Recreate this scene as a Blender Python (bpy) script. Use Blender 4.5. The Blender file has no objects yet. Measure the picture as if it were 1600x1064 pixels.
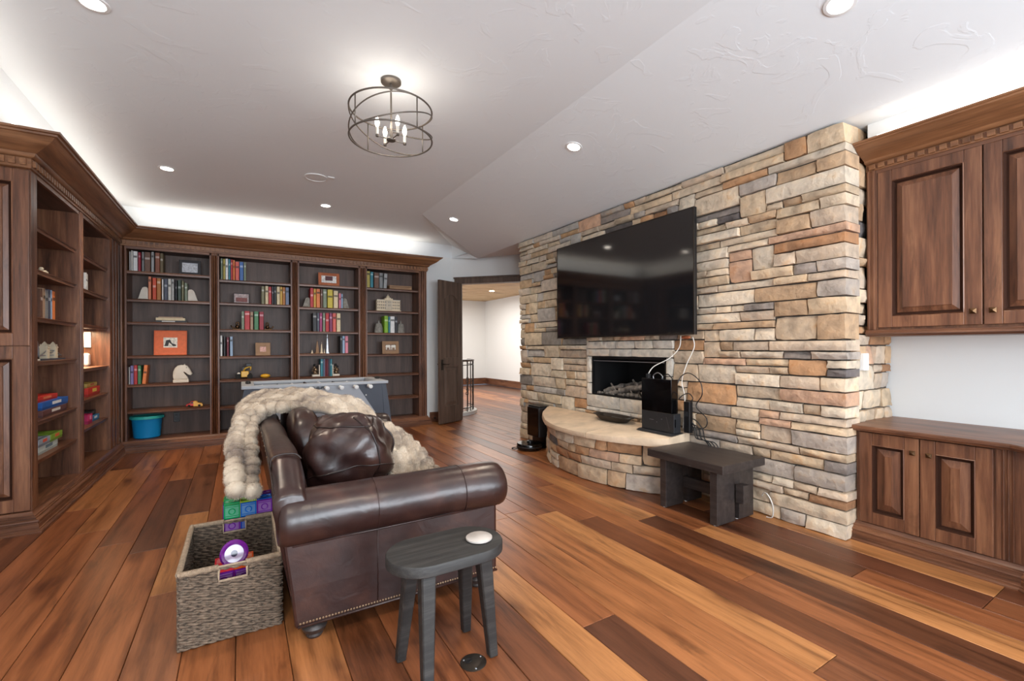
import bpy, math, random
from math import pi, sin, cos, sqrt, atan2
from mathutils import Vector, Matrix, noise

R = random.Random(7)
C = bpy.context.scene.collection
SC = bpy.context.scene

# ------------------------------------------------------------------ camera, world, exposure
cam = bpy.data.objects.new('camera', bpy.data.cameras.new('camera'))
C.objects.link(cam)
SC.camera = cam
cam.data.sensor_width = 36.0
cam.data.lens = 36.0 * 703.4 / 1600.0
cam.data.shift_y = 10.16 / 1600.0
cam.data.clip_start = 0.05
YAW, ROLL = 0.54185, -0.004357
cam.location = (0, 0, 1.32)
fw = Vector((sin(YAW), cos(YAW), 0)); rt = Vector((cos(YAW), -sin(YAW), 0)); up = Vector((0, 0, 1))
r2 = rt * cos(ROLL) + up * sin(ROLL); u2 = -rt * sin(ROLL) + up * cos(ROLL)
m = Matrix((r2, u2, -fw)).transposed()
cam.rotation_euler = m.to_euler()

w = bpy.data.worlds.new('world'); SC.world = w; w.use_nodes = True
bg = w.node_tree.nodes['Background']
bg.inputs[0].default_value = (0.62, 0.78, 1.0, 1); bg.inputs[1].default_value = 1.2
SC.view_settings.view_transform = 'Standard'
SC.view_settings.look = 'None'
SC.view_settings.gamma = 1.0
SC.view_settings.use_curve_mapping = False
SC.view_settings.exposure = 0.0
SC.cycles.use_denoising = True
SC.cycles.max_bounces = 8
SC.cycles.diffuse_bounces = 4
SC.cycles.glossy_bounces = 3
SC.cycles.transmission_bounces = 4
SC.cycles.sample_clamp_indirect = 6.0
SC.cycles.caustics_reflective = False
SC.cycles.caustics_refractive = False

def light(name, kind, loc, energy, color, **kw):
    l = bpy.data.lights.new(name, kind); l.energy = energy; l.color = color
    for k in ('size', 'size_y', 'shape', 'shadow_soft_size', 'spot_size', 'spot_blend', 'spread'):
        if k in kw: setattr(l, k, kw[k])
    o = bpy.data.objects.new(name, l); C.objects.link(o); o.location = loc
    if 'rot' in kw: o.rotation_euler = kw['rot']
    return o

WARM = (1.0, 0.84, 0.66); WHITE = (1.0, 0.93, 0.84); COOL = (0.84, 0.92, 1.0)
# daylight: three windows behind the camera, two in the right wall behind the camera
for i, x in enumerate((-0.6, 1.3, 3.2)):
    light('window_light_%d' % i, 'AREA', (x, -2.6, 1.55), 128, COOL, shape='RECTANGLE', size=1.3, size_y=1.7, rot=(pi / 2 + .2, 0, 0))
# LED coves on top of the crowns
light('cove_light_left', 'AREA', (-1.28, 4.3, 2.885), 6.5, WHITE, shape='RECTANGLE', size=0.05, size_y=5.9, rot=(pi, 0, 0))
light('cove_light_back', 'AREA', (0.75, 7.36, 2.875), 6.5, WHITE, shape='RECTANGLE', size=3.9, size_y=0.05, rot=(pi, 0, 0))
light('cove_light_right', 'AREA', (3.63, -0.3, 2.72), 1.6, WHITE, shape='RECTANGLE', size=0.05, size_y=3.3, rot=(pi, 0, 0))
# hall
light('hall_light', 'AREA', (5.6, 11.2, 2.85), 165, (1, .97, .93), shape='RECTANGLE', size=2.0, size_y=4.0)
light('hall_side_fill', 'AREA', (3.3, 12.0, 1.6), 50, COOL, shape='RECTANGLE', size=2.2, size_y=3.0, rot=(0, -pi / 2, 0))  # cool fill added to brighten the hall, no window stands here
CAN_SPOT = 84; BULB = 1.0

# ------------------------------------------------------------------ helpers
def lin(c):
    return tuple((v / 12.92 if v <= 0.04045 else ((v + 0.055) / 1.055) ** 2.4) for v in (q / 255.0 for q in c))

MATS = {}
def newmat(name):
    m = bpy.data.materials.new(name); m.use_nodes = True
    nt = m.node_tree; b = nt.nodes['Principled BSDF']
    MATS[name] = m
    return m, nt, b

def N(nt, t, **kw):
    n = nt.nodes.new(t)
    for k, v in kw.items():
        if k.startswith('i_'): n.inputs[k[2:].replace('_', ' ')].default_value = v
        else: setattr(n, k, v)
    return n

def coords(nt, scale=(1, 1, 1), rnd=True, rot=(0, 0, 0)):
    tc = N(nt, 'ShaderNodeTexCoord'); mp = N(nt, 'ShaderNodeMapping')
    mp.inputs['Scale'].default_value = scale; mp.inputs['Rotation'].default_value = rot
    nt.links.new(tc.outputs['Object'], mp.inputs['Vector'])
    if rnd:
        oi = N(nt, 'ShaderNodeObjectInfo'); mu = N(nt, 'ShaderNodeMath', operation='MULTIPLY'); mu.inputs[1].default_value = 37.0
        nt.links.new(oi.outputs['Random'], mu.inputs[0])
        nt.links.new(mu.outputs[0], mp.inputs['Location'])
    return mp.outputs['Vector']

def ramp(nt, stops):
    r = N(nt, 'ShaderNodeValToRGB'); e = r.color_ramp.elements
    while len(e) < len(stops): e.new(0.5)
    for el, (p, c) in zip(e, stops):
        el.position = p; el.color = (*c, 1) if len(c) == 3 else c
    return r

def bump(nt, b, fac, strength=0.3, dist=0.01):
    bu = N(nt, 'ShaderNodeBump'); bu.inputs['Strength'].default_value = strength; bu.inputs['Distance'].default_value = dist
    nt.links.new(fac, bu.inputs['Height']); nt.links.new(bu.outputs[0], b.inputs['Normal'])

def pbr(name, c, rough=0.5, metal=0.0, var=0.0, vscale=8.0, bs=0.0, bscale=60.0, coat=0.0, spec=0.5, emit=None, es=0.0, alpha=None):
    m, nt, b = newmat(name)
    c = lin(c)
    b.inputs['Base Color'].default_value = (*c, 1); b.inputs['Roughness'].default_value = rough
    b.inputs['Metallic'].default_value = metal; b.inputs['Coat Weight'].default_value = coat
    b.inputs['Specular IOR Level'].default_value = spec
    v = coords(nt)
    if var:
        n = N(nt, 'ShaderNodeTexNoise'); n.inputs['Scale'].default_value = vscale; n.inputs['Detail'].default_value = 5
        nt.links.new(v, n.inputs['Vector'])
        r = ramp(nt, [(0.3, tuple(q * (1 - var) for q in c)), (0.7, tuple(min(1, q * (1 + var)) for q in c))])
        nt.links.new(n.outputs['Fac'], r.inputs[0]); nt.links.new(r.outputs[0], b.inputs['Base Color'])
    if bs:
        n = N(nt, 'ShaderNodeTexNoise'); n.inputs['Scale'].default_value = bscale; n.inputs['Detail'].default_value = 4
        nt.links.new(v, n.inputs['Vector']); bump(nt, b, n.outputs['Fac'], bs, 0.01)
    if emit:
        b.inputs['Emission Color'].default_value = (*emit, 1); b.inputs['Emission Strength'].default_value = es
    if alpha is not None: b.inputs['Alpha'].default_value = alpha
    return m

def wood(name, dark, mid, light_, axis='z', rough=0.42, knots=True, spec=0.5, objcol=False, coat=0.0, fine=1.0, smudge=0.0):
    m, nt, b = newmat(name)
    L = nt.links
    s = {'x': (.7, 10, 10), 'y': (10, .7, 10), 'z': (10, 10, .7)}[axis]
    v = coords(nt, tuple(q * fine for q in s))
    n = N(nt, 'ShaderNodeTexNoise'); n.inputs['Scale'].default_value = 1.6; n.inputs['Detail'].default_value = 7; n.inputs['Roughness'].default_value = 0.62; n.inputs['Distortion'].default_value = 0.25
    L.new(v, n.inputs['Vector'])
    n2 = N(nt, 'ShaderNodeTexNoise'); n2.inputs['Scale'].default_value = 11; n2.inputs['Detail'].default_value = 3
    L.new(v, n2.inputs['Vector'])
    d, md, lt = lin(dark), lin(mid), lin(light_)
    r = ramp(nt, [(0.25, d), (0.5, md), (0.72, lt)])
    mx = N(nt, 'ShaderNodeMath', operation='MULTIPLY_ADD'); mx.inputs[1].default_value = 0.22
    L.new(n2.outputs['Fac'], mx.inputs[0]); 
    sb = N(nt, 'ShaderNodeMath', operation='SUBTRACT'); sb.inputs[1].default_value = 0.11
    L.new(n.outputs['Fac'], sb.inputs[0]); L.new(sb.outputs[0], mx.inputs[2]); L.new(mx.outputs[0], r.inputs[0])
    col = r.outputs[0]
    if knots:
        ks = {'x': (1.3, 4, 4), 'y': (4, 1.3, 4), 'z': (4, 4, 1.3)}[axis]
        kv = coords(nt, ks)
        vo = N(nt, 'ShaderNodeTexVoronoi'); vo.inputs['Scale'].default_value = 0.9
        wn = N(nt, 'ShaderNodeTexNoise'); wn.inputs['Scale'].default_value = 3
        L.new(kv, wn.inputs['Vector'])
        va = N(nt, 'ShaderNodeVectorMath', operation='MULTIPLY_ADD'); va.inputs[1].default_value = (0.5, 0.5, 0.5)
        L.new(wn.outputs['Color'], va.inputs[0]); L.new(kv, va.inputs[2])
        L.new(va.outputs[0], vo.inputs['Vector'])
        kr = ramp(nt, [(0.0, (0.10, 0.07, 0.06)), (0.11, (0.42, 0.34, 0.30)), (0.30, (1, 1, 1))])
        L.new(vo.outputs['Distance'], kr.inputs[0])
        mm = N(nt, 'ShaderNodeMix', data_type='RGBA', blend_type='MULTIPLY'); mm.inputs['Factor'].default_value = 0.85
        L.new(col, mm.inputs[6]); L.new(kr.outputs[0], mm.inputs[7]); col = mm.outputs[2]
    if smudge:      # dark mineral streaks and glaze in the grain
        sv = coords(nt, {'x': (1.1, 7, 7), 'y': (7, 1.1, 7), 'z': (7, 7, 1.1)}[axis])
        sn_ = N(nt, 'ShaderNodeTexNoise'); sn_.inputs['Scale'].default_value = 1.1; sn_.inputs['Detail'].default_value = 9; sn_.inputs['Roughness'].default_value = 0.7; sn_.inputs['Distortion'].default_value = 1.1
        L.new(sv, sn_.inputs['Vector'])
        sr = ramp(nt, [(0.56, (1, 1, 1)), (0.66, (1 - smudge * .6,) * 3), (0.78, (1 - smudge,) * 3)])
        L.new(sn_.outputs['Fac'], sr.inputs[0])
        mm = N(nt, 'ShaderNodeMix', data_type='RGBA', blend_type='MULTIPLY'); mm.inputs['Factor'].default_value = 1.0
        L.new(col, mm.inputs[6]); L.new(sr.outputs[0], mm.inputs[7]); col = mm.outputs[2]
    if objcol:
        oi = N(nt, 'ShaderNodeObjectInfo')
        mm = N(nt, 'ShaderNodeMix', data_type='RGBA', blend_type='MULTIPLY'); mm.inputs['Factor'].default_value = 1.0
        L.new(col, mm.inputs[6]); L.new(oi.outputs['Color'], mm.inputs[7]); col = mm.outputs[2]
    L.new(col, b.inputs['Base Color'])
    b.inputs['Roughness'].default_value = rough; b.inputs['Specular IOR Level'].default_value = spec
    b.inputs['Coat Weight'].default_value = coat; b.inputs['Coat Roughness'].default_value = 0.25
    bump(nt, b, n2.outputs['Fac'], 0.12, 0.004)
    return m

# ---- materials
for ax in 'xyz':
    wood('alder_' + ax, (54, 32, 23), (110, 71, 50), (146, 101, 72), ax, rough=0.36, smudge=.6)
    wood('alder_dark_' + ax, (62, 46, 39), (90, 69, 59), (110, 86, 74), ax, rough=0.5, knots=False)
    wood('crown_' + ax, (82, 52, 33), (128, 86, 56), (158, 112, 76), ax, rough=0.36)
wood('door_wood', (62, 48, 40), (92, 74, 63), (112, 92, 78), 'z', rough=0.4, knots=False)
wood('floor_wood', (136, 122, 110), (220, 214, 208), (254, 252, 250), 'y', rough=0.36, objcol=True, spec=0.5, fine=1.1, smudge=.55)
wood('hall_ceiling_wood', (150, 118, 82), (196, 166, 124), (222, 198, 158), 'x', rough=0.6)
wood('black_wood', (26, 25, 25), (40, 39, 38), (64, 62, 60), 'x', rough=0.6, knots=False, fine=2)
wood('espresso_wood', (34, 29, 28), (52, 45, 43), (66, 58, 55), 'y', rough=0.42, knots=False, fine=2)
pbr('plaster_white', (226, 226, 224), 0.85, bs=0.12, bscale=14)
pbr('hall_plaster', (228, 228, 225), 0.85)
pbr('window_white', (235, 235, 232), 0.4)
pbr('mortar', (70, 64, 58), 0.95, bs=0.4, bscale=50)
pbr('firebox_black', (16, 16, 18), 0.6, bs=0.1, bscale=40)
pbr('black_plastic', (18, 18, 20), 0.35)
pbr('dark_plastic', (34, 35, 38), 0.45)
pbr('gloss_black', (6, 6, 7), 0.14, coat=0.3)
pbr('iron', (66, 60, 55), 0.45, metal=0.8)
pbr('bronze', (84, 62, 42), 0.35, metal=0.9, var=0.3, vscale=40)
pbr('lamp_grey', (104, 96, 88), 0.4, metal=0.6)
pbr('white_plastic', (232, 232, 230), 0.35)
pbr('white_cable', (226, 222, 214), 0.5)
pbr('silver', (170, 172, 176), 0.3, metal=0.8)
pbr('rubber', (20, 20, 20), 0.8)
pbr('slate_blue', (62, 68, 80), 0.5, bs=0.03)
pbr('table_grey', (158, 163, 170), 0.4)
pbr('rim_grey', (168, 172, 178), 0.35)
pbr('teal_lid', (52, 176, 172), 0.4)
pbr('blue_bin', (14, 148, 214), 0.42)
pbr('bone', (222, 214, 200), 0.6, var=0.06, bs=0.15, bscale=90)
pbr('cream', (226, 208, 178), 0.6, var=0.08)
pbr('pale_marble', (182, 175, 169), 0.35, var=0.16, vscale=18)
pbr('grey_stone', (140, 136, 128), 0.8, var=0.25, vscale=30, bs=0.4, bscale=60)
pbr('log_bark', (122, 114, 106), 0.9, var=0.6, vscale=22, bs=0.8, bscale=40)
pbr('cushion_edge', (34, 20, 16), 0.4)
pbr('underside', (44, 42, 34), 0.8)
pbr('brass_nail', (150, 128, 104), 0.35, metal=0.9)
pbr('rim_rope', (158, 138, 116), 0.85, var=0.25, vscale=60, bs=0.5, bscale=160)
pbr('rope', (108, 92, 77), 0.85, var=0.4, vscale=45, bs=0.6, bscale=150)
pbr('hearth_cap', (214, 190, 162), 0.75, var=0.16, vscale=6, bs=0.5, bscale=22)
pbr('bulb', (255, 255, 255), 0.3, emit=(1, 0.93, 0.82), es=9)
pbr('can_lens', (255, 255, 255), 0.3, emit=(1, 0.95, 0.88), es=22)
pbr('led', (255, 255, 255), 0.3, emit=(1, 0.93, 0.84), es=4)
pbr('lit_panel', (245, 245, 240), 0.4)
pbr('kraft', (150, 116, 84), 0.6, var=0.15, bs=0.1)
pbr('copper', (168, 96, 62), 0.4, metal=0.5, var=0.2)
pbr('paper', (226, 222, 212), 0.6)
def objmat(name, rough=0.5, bs=0.0, var=0.0, trans=0.0, spec=0.5, metal=0.0, vscale=12.0):
    m, nt, b = newmat(name)
    oi = N(nt, 'ShaderNodeObjectInfo'); col = oi.outputs['Color']
    v = coords(nt)
    n = N(nt, 'ShaderNodeTexNoise'); n.inputs['Scale'].default_value = vscale; n.inputs['Detail'].default_value = 6
    nt.links.new(v, n.inputs['Vector'])
    if var:
        r = ramp(nt, [(0.3, (1 - var,) * 3), (0.7, (1 + var,) * 3)] if name != 'stone' else [(0.25, (.62, .62, .62)), (0.48, (.98, .98, .98)), (0.6, (1.12, 1.1, 1.06)), (0.78, (1.05, .84, .62))]); nt.links.new(n.outputs['Fac'], r.inputs[0])
        mm = N(nt, 'ShaderNodeMix', data_type='RGBA', blend_type='MULTIPLY'); mm.inputs['Factor'].default_value = 1.0
        nt.links.new(col, mm.inputs[6]); nt.links.new(r.outputs[0], mm.inputs[7]); col = mm.outputs[2]
    nt.links.new(col, b.inputs['Base Color'])
    if bs: bump(nt, b, n.outputs['Fac'], bs, 0.02)
    b.inputs['Roughness'].default_value = rough; b.inputs['Transmission Weight'].default_value = trans
    b.inputs['Specular IOR Level'].default_value = spec; b.inputs['Metallic'].default_value = metal
    return m
objmat('stone', 0.85, bs=1.0, var=0.24, vscale=11)
objmat('cover', 0.5, var=0.08, vscale=30)
objmat('toy', 0.3)
objmat('tile_plastic', 0.12, trans=0.2)
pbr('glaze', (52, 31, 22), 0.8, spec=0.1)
objmat('photo', 0.35, var=0.35, vscale=45)
pbr('rope_dark', (70, 58, 48), 0.9)

# ceiling: white skip-trowel plaster
m, nt, b = newmat('ceiling_plaster')
b.inputs['Base Color'].default_value = (*lin((232, 236, 238)), 1); b.inputs['Roughness'].default_value = 0.9
v = coords(nt, (1, 1, 1), rnd=False)
n = N(nt, 'ShaderNodeTexNoise'); n.inputs['Scale'].default_value = 3.2; n.inputs['Detail'].default_value = 6; n.inputs['Distortion'].default_value = 1.6
nt.links.new(v, n.inputs['Vector'])
r = ramp(nt, [(0.57, (0, 0, 0)), (0.60, (1, 1, 1))]); nt.links.new(n.outputs['Fac'], r.inputs[0])
bump(nt, b, r.outputs[0], 0.22, 0.004)

# leather
m, nt, b = newmat('leather')
v = coords(nt, (1, 1, 1), rnd=False)
n = N(nt, 'ShaderNodeTexNoise'); n.inputs['Scale'].default_value = 5; n.inputs['Detail'].default_value = 6; n.inputs['Distortion'].default_value = 0.5
nt.links.new(v, n.inputs['Vector'])
r = ramp(nt, [(0.3, lin((32, 18, 17))), (0.52, lin((48, 29, 26))), (0.8, lin((80, 52, 43)))])
nt.links.new(n.outputs['Fac'], r.inputs[0]); nt.links.new(r.outputs[0], b.inputs['Base Color'])
n2 = N(nt, 'ShaderNodeTexVoronoi'); n2.inputs['Scale'].default_value = 160
nt.links.new(v, n2.inputs['Vector'])
n3 = N(nt, 'ShaderNodeTexNoise'); n3.inputs['Scale'].default_value = 9; n3.inputs['Detail'].default_value = 2; n3.inputs['Distortion'].default_value = 1.2
nt.links.new(v, n3.inputs['Vector'])
ad = N(nt, 'ShaderNodeMath', operation='MULTIPLY_ADD'); ad.inputs[1].default_value = 0.04
nt.links.new(n2.outputs['Distance'], ad.inputs[0]); nt.links.new(n3.outputs['Fac'], ad.inputs[2])
bump(nt, b, ad.outputs[0], 0.3, 0.008)
b.inputs['Roughness'].default_value = 0.31; b.inputs['Specular IOR Level'].default_value = 0.6
# fur
m, nt, b = newmat('fur')
v = coords(nt, (1, 1, 1), rnd=False)
n = N(nt, 'ShaderNodeTexNoise'); n.inputs['Scale'].default_value = 7; n.inputs['Detail'].default_value = 5
nt.links.new(v, n.inputs['Vector'])
r = ramp(nt, [(0.3, lin((128, 112, 100))), (0.5, lin((194, 176, 154))), (0.7, lin((230, 216, 196)))])
nt.links.new(n.outputs['Fac'], r.inputs[0]); nt.links.new(r.outputs[0], b.inputs['Base Color'])
b.inputs['Roughness'].default_value = 0.95; b.inputs['Sheen Weight'].default_value = 0.4
# stones too far to build one by one: one colour per loose piece
m, nt, b = newmat('stone_mixed')
ge = N(nt, 'ShaderNodeNewGeometry')
r = ramp(nt, [(0.0, lin((206, 188, 160))), (0.2, lin((196, 180, 156))), (0.35, lin((214, 200, 178))), (0.5, lin((190, 164, 132))), (0.6, lin((178, 172, 164))), (0.72, lin((204, 190, 172))), (0.84, lin((186, 150, 112))), (0.93, lin((140, 134, 126)))])
r.color_ramp.interpolation = 'CONSTANT'
nt.links.new(ge.outputs['Random Per Island'], r.inputs[0])
v = coords(nt, (1, 1, 1), rnd=False)
n = N(nt, 'ShaderNodeTexNoise'); n.inputs['Scale'].default_value = 14; n.inputs['Detail'].default_value = 6
nt.links.new(v, n.inputs['Vector'])
r2_ = ramp(nt, [(0.3, (.78,) * 3), (0.7, (1.2,) * 3)]); nt.links.new(n.outputs['Fac'], r2_.inputs[0])
mm = N(nt, 'ShaderNodeMix', data_type='RGBA', blend_type='MULTIPLY'); mm.inputs['Factor'].default_value = 1.0
nt.links.new(r.outputs[0], mm.inputs[6]); nt.links.new(r2_.outputs[0], mm.inputs[7]); nt.links.new(mm.outputs[2], b.inputs['Base Color'])
b.inputs['Roughness'].default_value = .85; bump(nt, b, n.outputs['Fac'], .7, .02)
# glass
m, nt, b = newmat('glass')
b.inputs['Roughness'].default_value = 0.0; b.inputs['Transmission Weight'].default_value = 1.0; b.inputs['IOR'].default_value = 1.1
# television panel
m, nt, b = newmat('tv_screen')
b.inputs['Base Color'].default_value = (0.008, 0.009, 0.011, 1); b.inputs['Roughness'].default_value = 0.07
b.inputs['Specular IOR Level'].default_value = 1.0; b.inputs['Specular Tint'].default_value = (1, .93, .85, 1)

def M(n): return MATS[n]

WL = {}  # world location of a parent
class MB:
    def __init__(s, T=None): s.v = []; s.f = []; s.T = T
    def add(s, vs, fs):
        k = len(s.v); s.v += [tuple(q) for q in vs]; s.f += [tuple(i + k for i in f) for f in fs]; return s
    def box(s, a, b_, taper=None):
        x0, y0, z0 = a; x1, y1, z1 = b_
        vs = [(x0, y0, z0), (x1, y0, z0), (x1, y1, z0), (x0, y1, z0), (x0, y0, z1), (x1, y0, z1), (x1, y1, z1), (x0, y1, z1)]
        return s.add(vs, [(3, 2, 1, 0), (4, 5, 6, 7), (0, 1, 5, 4), (1, 2, 6, 5), (2, 3, 7, 6), (3, 0, 4, 7)])
    def hexa(s, lo, hi):
        return s.add(list(lo) + list(hi), [(3, 2, 1, 0), (4, 5, 6, 7), (0, 1, 5, 4), (1, 2, 6, 5), (2, 3, 7, 6), (3, 0, 4, 7)])
    def prism(s, pts, z0, z1):     # polygon in xy
        n = len(pts)
        return s.add([(x, y, z0) for x, y in pts] + [(x, y, z1) for x, y in pts],
                     [tuple(range(n))[::-1], tuple(range(n, 2 * n))] + [(i, (i + 1) % n, n + (i + 1) % n, n + i) for i in range(n)])
    def loft(s, rings, closed=True, cap=True, loop=False):
        n = len(rings[0]); vs = [p for r in rings for p in r]; fs = []
        K = len(rings)
        for k in range(K if loop else K - 1):
            for i in range(n if closed else n - 1):
                j = (i + 1) % n; k2 = (k + 1) % K
                fs.append((k * n + i, k * n + j, k2 * n + j, k2 * n + i))
        if cap and closed and not loop: fs += [tuple(range(n))[::-1], tuple(range((K - 1) * n, K * n))]
        return s.add(vs, fs)
    def tube(s, pts, r, n=8, cap=True, loop=False):
        pts = [Vector(p) for p in pts]; rings = []
        K = len(pts); prev = None
        for i, p in enumerate(pts):
            if loop: d = pts[(i + 1) % K] - pts[i - 1]
            else: d = pts[min(i + 1, K - 1)] - pts[max(i - 1, 0)]
            d.normalize()
            a = prev if prev is not None else (Vector((0, 0, 1)) if abs(d.z) < 0.9 else Vector((1, 0, 0)))
            u = d.cross(a)
            if u.length < 1e-4: u = d.cross(Vector((1, 0, 0)))
            u.normalize(); v = u.cross(d); v.normalize(); prev = v
            rr = r[i] if isinstance(r, (list, tuple)) else r
            rings.append([p + (u * cos(2 * pi * k / n) + v * sin(2 * pi * k / n)) * rr for k in range(n)])
        return s.loft(rings, cap=cap, loop=loop)
    def ring(s, prof, c=(0, 0, 0), n=24):
        rings = [[(c[0] + r * cos(2 * pi * k / n), c[1] + r * sin(2 * pi * k / n), c[2] + z) for k in range(n)] for r, z in prof]
        return s.loft(rings, cap=False, loop=True)
    def lathe(s, prof, c=(0, 0, 0), n=24, sy=1.0):
        rings = [[(c[0] + r * cos(2 * pi * k / n), c[1] + r * sin(2 * pi * k / n) * sy, c[2] + z) for k in range(n)] for r, z in prof]
        return s.loft(rings)
    def sphere(s, c, r, nu=12, nv=8, sc=(1, 1, 1)):
        rings = []
        for j in range(nv + 1):
            t = -pi / 2 + pi * j / nv
            rr = max(1e-4, cos(t) * r)
            rings.append([(c[0] + rr * cos(2 * pi * k / nu) * sc[0], c[1] + rr * sin(2 * pi * k / nu) * sc[1], c[2] + r * sin(t) * sc[2]) for k in range(nu)])
        return s.loft(rings)
    def build(s, name, mat, parent=None, smooth=False, bevel=0, col=None, org=None, seg=2, kind=None, T=None, auto=None):
        f = T or s.T
        vs = [tuple(f(*p)) for p in s.v] if f else s.v
        po = WL.get(parent.name, Vector((0, 0, 0))) if parent else Vector((0, 0, 0))
        o0 = Vector(org) if org is not None else po
        me = bpy.data.meshes.new(name)
        me.from_pydata([(a - o0.x, b2 - o0.y, c - o0.z) for a, b2, c in vs], [], s.f)
        me.validate()
        import bmesh
        bm = bmesh.new(); bm.from_mesh(me); bmesh.ops.recalc_face_normals(bm, faces=bm.faces); bm.to_mesh(me); bm.free()
        if mat: me.materials.append(M(mat) if isinstance(mat, str) else mat)
        o = bpy.data.objects.new(name, me); C.objects.link(o)
        if parent: o.parent = parent
        o.location = o0 - po
        WL[o.name] = o0
        if smooth:
            me.shade_smooth() if smooth is True else me.set_sharp_from_angle(angle=math.radians(smooth))
            if smooth is not True:
                for p in me.polygons: p.use_smooth = True
        if bevel:
            bv = o.modifiers.new('bevel', 'BEVEL'); bv.width = bevel; bv.segments = seg; bv.limit_method = 'ANGLE'; bv.angle_limit = 0.6
            bv.harden_normals = False
        if col is not None: o.color = (*lin(col), 1) if max(col) > 1.01 else (*col, 1)
        if kind: o['kind'] = kind
        return o

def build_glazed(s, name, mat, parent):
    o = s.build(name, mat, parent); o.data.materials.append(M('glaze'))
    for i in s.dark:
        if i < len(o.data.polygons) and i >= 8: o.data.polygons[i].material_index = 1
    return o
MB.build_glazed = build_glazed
def tag(o, label=None, cat=None, group=None, kind=None):
    if label: o['label'] = label
    if cat: o['category'] = cat
    if group: o['group'] = group
    if kind: o['kind'] = kind
    return o
def thing(name, loc, label, cat, group=None):
    o = bpy.data.objects.new(name, None); C.objects.link(o); o.location = loc; o.empty_display_size = 0.1
    WL[o.name] = Vector(loc)
    return tag(o, label, cat, group)
def struct(name, mb, mat, parent=None, **kw):
    o = mb.build(name, mat, parent, **kw)
    if parent is None: o['kind'] = 'structure'
    return o
def fr(o, u, n):      # local frame: (a along u, b along n, c up)
    o = Vector(o); u = Vector(u).normalized(); n = Vector(n).normalized()
    return lambda a, b, c: o + u * a + n * b + Vector((0, 0, c))

def sweep(prof, path, ends=(None, None)):
    """profile [(out,z)] along an xy path, out is to the right of travel; mitred corners"""
    P = [Vector(p) for p in path]; rings = []
    for i, p in enumerate(P):
        dn = []
        if i > 0: dn.append((P[i] - P[i - 1]).normalized())
        if i < len(P) - 1: dn.append((P[i + 1] - P[i]).normalized())
        ns = [Vector((d.y, -d.x)) for d in dn]
        if len(ns) == 1: mvec = ns[0]
        else:
            s_ = ns[0] + ns[1]; s_.normalize(); mvec = s_ / s_.dot(ns[0])
        rings.append([(p.x + mvec.x * o, p.y + mvec.y * o, z) for o, z in prof])
    return rings

# ================================================================== ROOM SHELL
fl_ = struct('floor', MB().box((-1.9, -2.8, -0.12), (4.6, 5.6, -0.021)).box((-1.9, 5.6, -0.12), (9.2, 15.0, -0.021)), 'floor_wood', col=(112, 74, 50))
TONES = [(173, 110, 64), (161, 99, 59), (146, 88, 54), (181, 120, 74), (130, 77, 48), (154, 94, 56), (121, 72, 44), (170, 111, 68), (139, 85, 53)]
DK = (102, 62, 42); LT = (189, 131, 81); MD = (153, 95, 58)
FIX = {0: [(-0.6, 1.645, DK), (1.645, 3.4, MD)], -1: [(-0.5, 1.2, MD), (1.2, 3.1, LT)], 3: [(-1.2, 0.934, (130, 80, 51)), (0.934, 2.925, LT), (2.925, 4.6, (139, 85, 53))],
       4: [(-.8, 2.67, (121, 72, 44)), (2.67, 4.4, MD)], 5: [(-1.0, 1.515, MD), (1.515, 3.5, (165, 105, 62))], 6: [(-1.6, 2.436, (98, 59, 38)), (2.436, 4.3, LT)],
       7: [(-1.0, .25, (130, 77, 48)), (.25, 2.1, LT), (2.1, 4.3, MD)], 8: [(-1.4, 1.205, (147, 90, 55)), (1.205, 3.2, (105, 63, 40))], 9: [(-1.5, 0.72, (140, 86, 53)), (0.72, 2.3, (108, 64, 43)), (2.3, 3.6, MD)],
       10: [(-1.2, .72, (114, 69, 46)), (.72, 2.6, LT)],
       -9: [(1.6, 3.05, (149, 94, 60)), (3.05, 4.4, LT), (4.4, 6.2, (117, 73, 48)), (6.2, 7.6, (165, 106, 66))],
       -10: [(1.2, 3.75, (162, 101, 62)), (3.75, 5.6, (100, 61, 42)), (5.6, 7.6, (149, 94, 60))]}
def plank(x0, x1, y0, y1, col):
    g = 0.0013; c = 0.0022; z = 0.0; b = -0.02
    x0 += g; x1 -= g; y0 += g; y1 -= g
    mb = MB().add([(x0, y0, b), (x1, y0, b), (x1, y1, b), (x0, y1, b), (x0, y0, z - c), (x1, y0, z - c), (x1, y1, z - c), (x0, y1, z - c),
                   (x0 + c, y0 + c, z), (x1 - c, y0 + c, z), (x1 - c, y1 - c, z), (x0 + c, y1 - c, z)],
                  [(0, 1, 5, 4), (1, 2, 6, 5), (2, 3, 7, 6), (3, 0, 4, 7), (4, 5, 9, 8), (5, 6, 10, 9), (6, 7, 11, 10), (7, 4, 8, 11), (8, 9, 10, 11)])
    mb.build('plank', 'floor_wood', fl_, col=col)
npl = 0
for k in range(-16, 25):
    xa = 1.375 + 0.2 * k; xb = xa + 0.2
    if xb < -1.45: continue
    ylim0 = -0.5 if k < 13 else 6.3
    ymax = 7.9 if xb < 3.3 else 14.4
    if xa > 3.55 and k < 13: ylim0 = 5.8
    if xa > 5.4: ylim0 = 8.0
    if xa > 6: ylim0 = 10.0
    segs = list(FIX.get(k, []))
    if segs: y = segs[-1][1]; segs = [s for s in segs]
    else: y = ylim0 - R.uniform(0, 1.4)
    while y < ymax:
        L_ = R.uniform(1.3, 2.6) if y < 7 else R.uniform(2.2, 3.4)
        segs.append((y, y + L_, R.choice(TONES))); y += L_
    for a, b_, c in segs:
        b2 = min(b_, 14.4)
        if b2 < ylim0 or a > ymax: continue
        if xa >= 3.55 and b2 < 5.7: continue
        plank(xa, xb, a, b2, c); npl += 1
print('planks', npl)

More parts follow.
